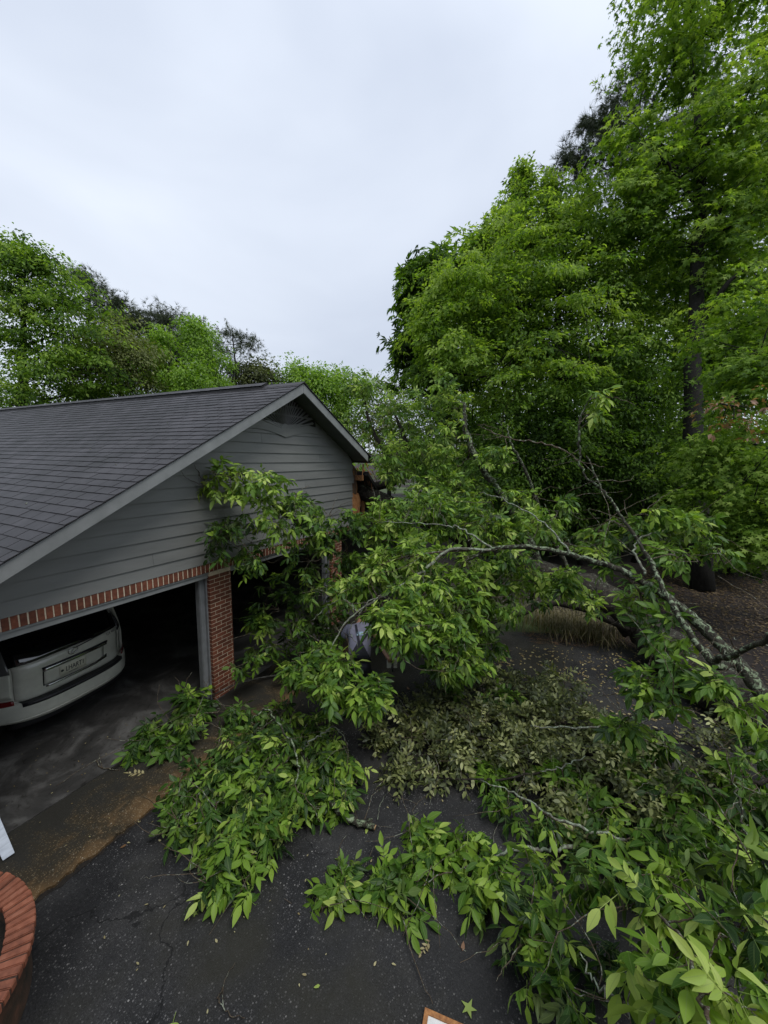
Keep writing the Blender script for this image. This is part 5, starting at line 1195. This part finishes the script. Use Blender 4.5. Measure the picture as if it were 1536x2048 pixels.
b5.limb([G(1150, 1500, .3), G(1090, 1540, .3), G(960, 1560, .2), G(800, 1550, .1)], [.02, .016, .011, .005], 'bark')
b5.limb([G(1250, 1450, .45), G(1160, 1455, .5), G(1060, 1452, .45)], [.010, .012, .009], 'paletwig')
b5.limb([G(1170, 1512, .45), G(1120, 1535, .45), G(1080, 1542, .4)], [.006, .010, .006], 'paletwig')
for (px, py, z_, rx, rz_, n, ti) in ((780, 1470, .14, .3, .13, 14, 0.34), (840, 1440, .2, .4, .18, 21, 0.29), (900, 1500, .2, .4, .17, 21, 0.39), (960, 1440, .25, .5, .22, 28, 0.34), (1020, 1500, .25, .5, .2, 28, 0.44), (1080, 1430, .3, .5, .25, 28, 0.39), (1120, 1500, .3, .45, .22, 24, 0.49),
        (1180, 1440, .3, .4, .25, 18, 0.44), (1200, 1530, .3, .4, .2, 19, 0.54), (800, 1545, .07, .17, .06, 6, 0.54), (850, 1550, .07, .15, .06, 4, 0.49), (1100, 1580, .2, .35, .15, 14, 0.69), (1150, 1630, .2, .3, .15, 11, 0.64), (1250, 1590, .25, .35, .18, 13, 0.44), (1050, 1370, .3, .45, .2, 14, 0.29), (980, 1370, .3, .4, .2, 10, 0.24), (1130, 1370, .3, .35, .2, 9, 0.39), (1340, 1540, .3, .4, .2, 10, 0.34), (1430, 1480, .3, .4, .2, 9, 0.34), (1350, 1620, .3, .35, .15, 10, 0.39), (870, 1400, .2, .3, .15, 8, 0.19)):
    gm(b5, px, py, z_, rx, rz_, n, tint=ti, nb=5, droop=.15, sc=1.15, tsd=.26)
b5.finish()
b6 = Plant('fallen_branch', G(1450, 1560), 'mixed green twigs hanging low at the right edge above the olive branches', 'fallen branch')
b6.limb([G(1640, 1560, .6), G(1500, 1560, .5), G(1400, 1500, .5), G(1310, 1460, .4)], [.03, .025, .018, .01], 'bark')
b6.limb([P(1470, 1550, 3.5), P(1480, 1620, 3.2), P(1500, 1700, 3.0)], [.006, .008, .008], 'lichen')
for (px, py, z_, rx, rz_, n, ti) in ((1470, 1540, .5, .3, .25, 16, .4), (1400, 1600, .4, .3, .2, 13, .4), (1300, 1490, .4, .25, .2, 10, .4), (1520, 1500, .5, .25, .25, 9, .35), (1330, 1580, .35, .25, .15, 9, .45), (1500, 1610, .5, .3, .25, 13, .45)):
    gm(b6, px, py, z_, rx, rz_, n, tint=ti)
for (px, py, z_, rx, rz_, n, ti) in ((1250, 1460, .45, .2, .15, 8, .5), (1120, 1560, .35, .22, .12, 8, .4), (1190, 1610, .35, .22, .12, 9, .5), (1000, 1400, .3, .3, .14, 8, .25), (900, 1370, .3, .25, .14, 8, .25), (1260, 1540, .35, .25, .15, 9, .35), (980, 1545, .2, .14, .1, 6, .5)):
    gm(b6, px, py, z_, rx, rz_, n, tint=ti, nb=2)
b6.finish()
st = thing('cut_limb', tuple(G(725, 1650)), 'short lichen covered limb stub with pale sawn end beside the heap', 'limb stub')
q = smoothpath([G(695, 1640, .05) - np.array(st.location), G(722, 1646, .05) - np.array(st.location), G(750, 1655, .05) - np.array(st.location)], 6, .002)
link('stub', tubes_mesh('stub', [(q, .028, 10)], M['lichen'], True), st)
d = _n(q[-1] - q[-2]); link('sawn_end', tubes_mesh('sawn_end', [(np.array([q[-1] - d * .004, q[-1] + d * .004]), .027, 10)], M['cutwood'], False), st)

# ================================================================== STANDING TREES
def at(px, D): 
    p = P(px, 905, D); return (p[0], p[1])
# tall sweetgum at the right
tree('sweetgum_tree', 'tall sweetgum with star leaves rising out of the top right corner', G(1405, 1180)[:2], [(1440, 40, 15, 170, 110), (1340, 110, 14.5, 95, 80), (1500, 230, 14, 110, 90), (1330, 300, 14.5, 120, 90), (1430, 330, 14, 120, 100), (1500, 430, 13.5, 100, 110), (1300, 400, 14.5, 90, 70), (1420, -80, 15, 180, 90), (1400, 520, 14.5, 110, 70), (1500, 560, 13.5, 90, 60)],
     'star', .17, 360, 75, .30, 'forest', .6, .68, .18, limbs=20, trunk_top=P(1380, 60, 15), csd=.2, flat=.16)
tree('sweetgum_tree', 'slim leaning tree behind the tall sweetgum at the right edge', at(1480, 19), [(1480, 560, 19, 130, 120), (1530, 330, 18, 90, 130), (1330, 560, 19, 110, 90), (1450, 700, 19, 150, 80)], 'star', .17, 300, 85, .2, 'forest', .8, .45, .15, limbs=6, trunk_top=P(1500, 200, 18))
# near maple boughs low at the right
tree('maple_tree', 'near maple whose layered boughs hang over the right edge', (at(1640, 9.5)), [(1490, 650, 9.8, 100, 70), (1520, 760, 9.2, 90, 60), (1500, 900, 9.5, 120, 60), (1480, 990, 9.5, 120, 70), (1530, 1080, 8.8, 80, 90), (1430, 930, 11, 90, 60)], 'star', .11, 190, 85, .16, 'forest', .5, .62, .15, limbs=10, trunk_top=P(1640, 500, 9.6), csd=.16, flat=.14)
tree('maple_sapling', 'thin twig of new rusty leaves in front of the right boughs', at(1660, 8), [(1480, 830, 8, 60, 35), (1530, 870, 8, 30, 30), (1440, 800, 8.2, 20, 10)], 'oval', .11, 14, 12, .04, 'rusty', .22, .5, .25, limbs=3, trunk_top=P(1600, 830, 8), twigs=True, cat_='sapling')
# pine behind
pine('pine_tree', 'dark grey green pine showing between sweetgum and elm on the right', at(1280, 20), P(1290, 120, 20), [(1275, 170, 20, 35, 30), (1190, 245, 20, 50, 35), (1180, 310, 20, 45, 35), (1135, 330, 20, 35, 28), (1255, 240, 20, 50, 50), (1300, 330, 20, 90, 70), (1400, 230, 20, 90, 90)], .22, 110, 30, .34, cr=.5)
# the elm mass
tree('elm_tree', 'broad fine leaved elm in the middle of the right woods', at(1130, 16.5), [(1130, 500, 16.5, 110, 70), (1020, 530, 16, 110, 70), (930, 600, 15.5, 90, 80), (1080, 640, 16, 150, 90), (1220, 560, 16, 110, 90), (920, 700, 15, 90, 60), (1060, 760, 15, 140, 50), (860, 640, 16, 45, 60), (1230, 440, 16, 80, 70), (1220, 700, 16, 90, 70)],
     'oval', .15, 400, 135, .26, 'forest', .72, .70, .18, limbs=22, trunk_top=P(1140, 420, 16.5), csd=.2, flat=.12, topgain=.2)
tree('tulip_tree', 'pale green tree with two narrow spires above the elm', at(1060, 19), [(1045, 352, 19, 9, 26), (1045, 392, 19, 18, 30), (1098, 368, 19, 10, 24), (1100, 410, 19, 22, 30), (1010, 445, 19, 45, 45), (1070, 460, 19, 80, 60), (985, 500, 19, 45, 45), (1150, 420, 19, 50, 50)], 'oval', .17, 250, 80, .2, 'forest', .42, .68, .14, limbs=8, trunk_top=P(1050, 350, 19))
tree('dark_broadleaf_tree', 'dark drooping leaved tree forming the left edge of the right woods', at(880, 20), [(880, 560, 20, 55, 50), (850, 640, 20, 45, 60), (840, 590, 20, 30, 60), (950, 520, 20, 50, 45), (830, 690, 20, 42, 40), (880, 740, 20, 80, 50), (990, 620, 20, 80, 80)], 'droop', .34, 200, 38, .24, 'forest', .75, .33, .15, limbs=8, trunk_top=P(900, 530, 20))
# understory and depth
k = 0
for (px, D, y0, y1, rx, lb, ti, lf) in (
    (940, 19, 780, 1050, 90, 'mid sized shrub tree just right of the upright lichen limb', .3, 'oval'),
    (1060, 15.5, 760, 1010, 110, 'dark understory tree below the middle of the elm', .3, 'oval'),
    (1180, 15, 700, 1020, 110, 'dark understory tree behind the bright top sprig', .28, 'oval'),
    (1290, 15.5, 690, 1030, 100, 'dark understory tree left of the tall trunk', .3, 'oval'),
    (1390, 17, 800, 1030, 90, 'shaded understory tree behind the tall trunk', .35, 'oval'),
    (1490, 14, 960, 1140, 80, 'leafy shrub tree low at the right edge', .5, 'star'),
    (1010, 17, 960, 1090, 80, 'low shaded shrub tree right of the upright lichen limb', .32, 'oval'),
    (1110, 16.5, 940, 1090, 90, 'low shaded shrub tree under the elm trunk', .3, 'oval'),
    (1220, 17, 950, 1080, 90, 'low shaded shrub tree behind the dark upright limb', .3, 'oval'),
    (1330, 18.5, 940, 1075, 80, 'low shaded shrub tree left of the sweetgum foot', .34, 'oval'),
    (1450, 19, 900, 1035, 70, 'low shrub tree right of the sweetgum trunk', .4, 'oval'),
    (870, 23, 720, 980, 80, 'understory tree behind the fallen crown', .35, 'oval')):
    h = (y1 - y0) / 2
    tree('understory_tree', lb, at(px, D), [(px, y0 + h * .6, D, rx, h * .62), (px - rx * .4, y0 + h * 1.3, D - .6, rx * .8, h * .6), (px + rx * .5, y0 + h * 1.2, D + .5, rx * .8, h * .6)], lf, .12 if lf == 'oval' else .13, 150, 130 if lf == 'oval' else 60, .10, 'forest', .65, ti, .14, cat_='understory tree', group='understory trees in the right woods', limbs=5, flat=.15, csd=.12)
for (px, D, tp, r_, lb) in ((1130, 18, 640, .16, 'slim dark trunk rising left of the tall sweetgum trunk'), (1062, 17, 760, .09, 'thin twin trunk under the elm'), (1215, 21, 560, .17, 'dark straight trunk deep in the right woods'), (1345, 23, 560, .2, 'dark trunk just left of the sweetgum'), (975, 22, 760, .1, 'thin dark trunk behind the lichen limb')):
    tree('slim_tree', lb, at(px, D), [(px, tp - 60, D, 60, 60)], 'oval', .14, 60, 80, r_, 'forest', .8, .35, .14, cat_='tree', group='slim trees in the right woods', limbs=3, trunk_top=P(px + 6, tp - 50, D))
# deeper wall of woods on the right, bright in gaps
for i, (px, D, y0, rx, ti) in enumerate(((1400, 30, 620, 110, .6), (1540, 27, 600, 110, .6), (1280, 32, 640, 100, .5), (1170, 30, 650, 100, .45), (1060, 32, 700, 90, .45), (960, 32, 740, 80, .5))):
    lbs = ('far woodland tree filling the gap right of the sweetgum trunk', 'far woodland tree at the right frame edge', 'far woodland tree behind the dark straight trunk', 'far woodland tree behind the elm', 'far woodland tree left of the elm trunk', 'far woodland tree at the left end of the right woods')
    tree('woodland_tree', lbs[i], at(px, D), [(px, y0 + 90, D, rx, 90), (px, y0 + 250, D, rx * 1.1, 130), (px + 30, y0 + 400, D, rx, 60)], 'oval', .26, 190, 75, .2, 'forest', 1.3, ti, .15, group='far trees closing the right woods', limbs=3, csd=.15, twigs=False)
# beyond the roof, left to right
tree('oak_tree', 'big dark green oak towering behind the left end of the roof', at(40, 24), [(20, 560, 24, 90, 70), (90, 590, 24, 75, 60), (140, 650, 24, 80, 60), (40, 680, 24, 110, 70), (150, 740, 24, 90, 60), (30, 790, 24, 120, 60), (20, 505, 24, 30, 30), (75, 520, 24, 25, 20)], 'oval', .2, 290, 120, .35, 'forest', .95, .5, .17, limbs=14, trunk_top=P(50, 540, 24), csd=.22, flat=.15)
tree('oak_tree', 'yellowish thinning oak between the big oak and the lime green trees', at(230, 27), [(230, 690, 27, 65, 50), (200, 760, 27, 70, 50), (270, 730, 27, 45, 45)], 'oval', .2, 120, 110, .22, 'drab', 1.0, .6, .16, limbs=8, csd=.14)
pine('pine_tree', 'tall pine directly right of the big oak', at(190, 33), P(180, 555, 33), [(170, 575, 33, 35, 25), (200, 590, 33, 28, 20), (200, 620, 33, 35, 22), (250, 640, 33, 38, 16), (240, 690, 33, 45, 25), (210, 660, 33, 35, 20), (235, 610, 33, 25, 14), (268, 645, 33, 28, 12), (160, 555, 33, 20, 12)], .2, 80, 34, .42, 'pines behind the roof', .75)
pine('pine_tree', 'broad crowned pine in the middle of the left trees', at(335, 35), P(335, 625, 35), [(330, 640, 35, 45, 22), (370, 660, 35, 45, 25), (300, 680, 35, 45, 30), (345, 710, 35, 70, 35), (350, 760, 35, 60, 30)], .2, 120, 34, .42, 'pines behind the roof', .75, .4)
pine('pine_tree', 'slender open pine standing apart above the ridge', at(463, 34), P(463, 655, 34), [(463, 668, 34, 36, 12), (436, 688, 34, 20, 8), (495, 690, 34, 22, 8), (463, 708, 34, 46, 10), (465, 735, 34, 30, 10)], .2, 40, 22, .36, 'pines behind the roof', .6, .5)
tree('lime_green_tree', 'bright lime green tree in front of the broad pine', at(315, 29), [(320, 690, 29, 28, 32), (310, 740, 29, 42, 40), (390, 755, 29, 40, 35), (360, 790, 29, 60, 30)], 'oval', .2, 120, 110, .2, 'lime', .8, .55, .15, limbs=6, csd=.14)
tree('lime_green_tree', 'bright green tree right of the broad pine', at(405, 31), [(390, 670, 31, 28, 30), (410, 710, 31, 32, 40), (425, 760, 31, 30, 30)], 'oval', .2, 90, 110, .2, 'lime', .8, .5, .15, limbs=6, csd=.14)
tree('olive_tree', 'brownish round tree right of the slender pine', at(520, 36), [(515, 745, 36, 38, 26), (500, 770, 36, 40, 25), (545, 765, 36, 20, 20)], 'oval', .22, 70, 110, .2, 'drab', 1.1, .3, .15, limbs=4)
tree('spring_tree', 'bright spring green tree behind the ridge end', at(600, 36), [(590, 755, 36, 32, 28), (640, 765, 36, 40, 25), (610, 800, 36, 50, 35)], 'oval', .24, 90, 100, .2, 'lime', 1.1, .55, .15, limbs=4)
tree('spring_tree', 'bright spring green tree behind the right rake board', at(690, 38), [(680, 765, 38, 30, 24), (715, 775, 38, 30, 24), (690, 810, 38, 50, 35), (660, 860, 38, 40, 40)], 'oval', .24, 110, 100, .2, 'lime', 1.1, .5, .15, limbs=4)
tree('woodland_tree', 'olive tree at the right end of the gap in the skyline', at(780, 40), [(775, 785, 40, 30, 30), (760, 840, 40, 60, 50), (800, 900, 40, 60, 50)], 'oval', .26, 100, 90, .2, 'drab', 1.3, .5, .15, limbs=4, twigs=False)
# trees outside the frame that close the surroundings, as one far mass
rngs = np.random.default_rng(5); PP = []; 
for a_ in np.linspace(rad(-75), rad(205), 46):
    R_ = rngs.uniform(60, 85); c = np.array([CAM[0] + R_ * math.cos(a_), CAM[1] + R_ * math.sin(a_), 2.]); n_ = 700
    v = rngs.normal(0, 1, (n_, 3)); v /= np.linalg.norm(v, axis=1)[:, None]; PP.append(c + v * rngs.uniform(.6, 1, (n_, 1)) * np.array([6.5, 6.5, rngs.uniform(5.5, 8)]))
PP = np.vstack(PP); n_ = len(PP)
V, T, U, C = scatter(TPL['oval'], PP, rngs.normal(0, 1, (n_, 3)), rngs.normal(0, .5, (n_, 3)) + [0, 0, 1], rngs.uniform(.6, 1.1, n_), np.clip(rngs.normal(.5, .2, n_), 0, 1))
tag(link('far_woods', npmesh('far_woods', V, T, M['forest'], C)), kind='stuff')
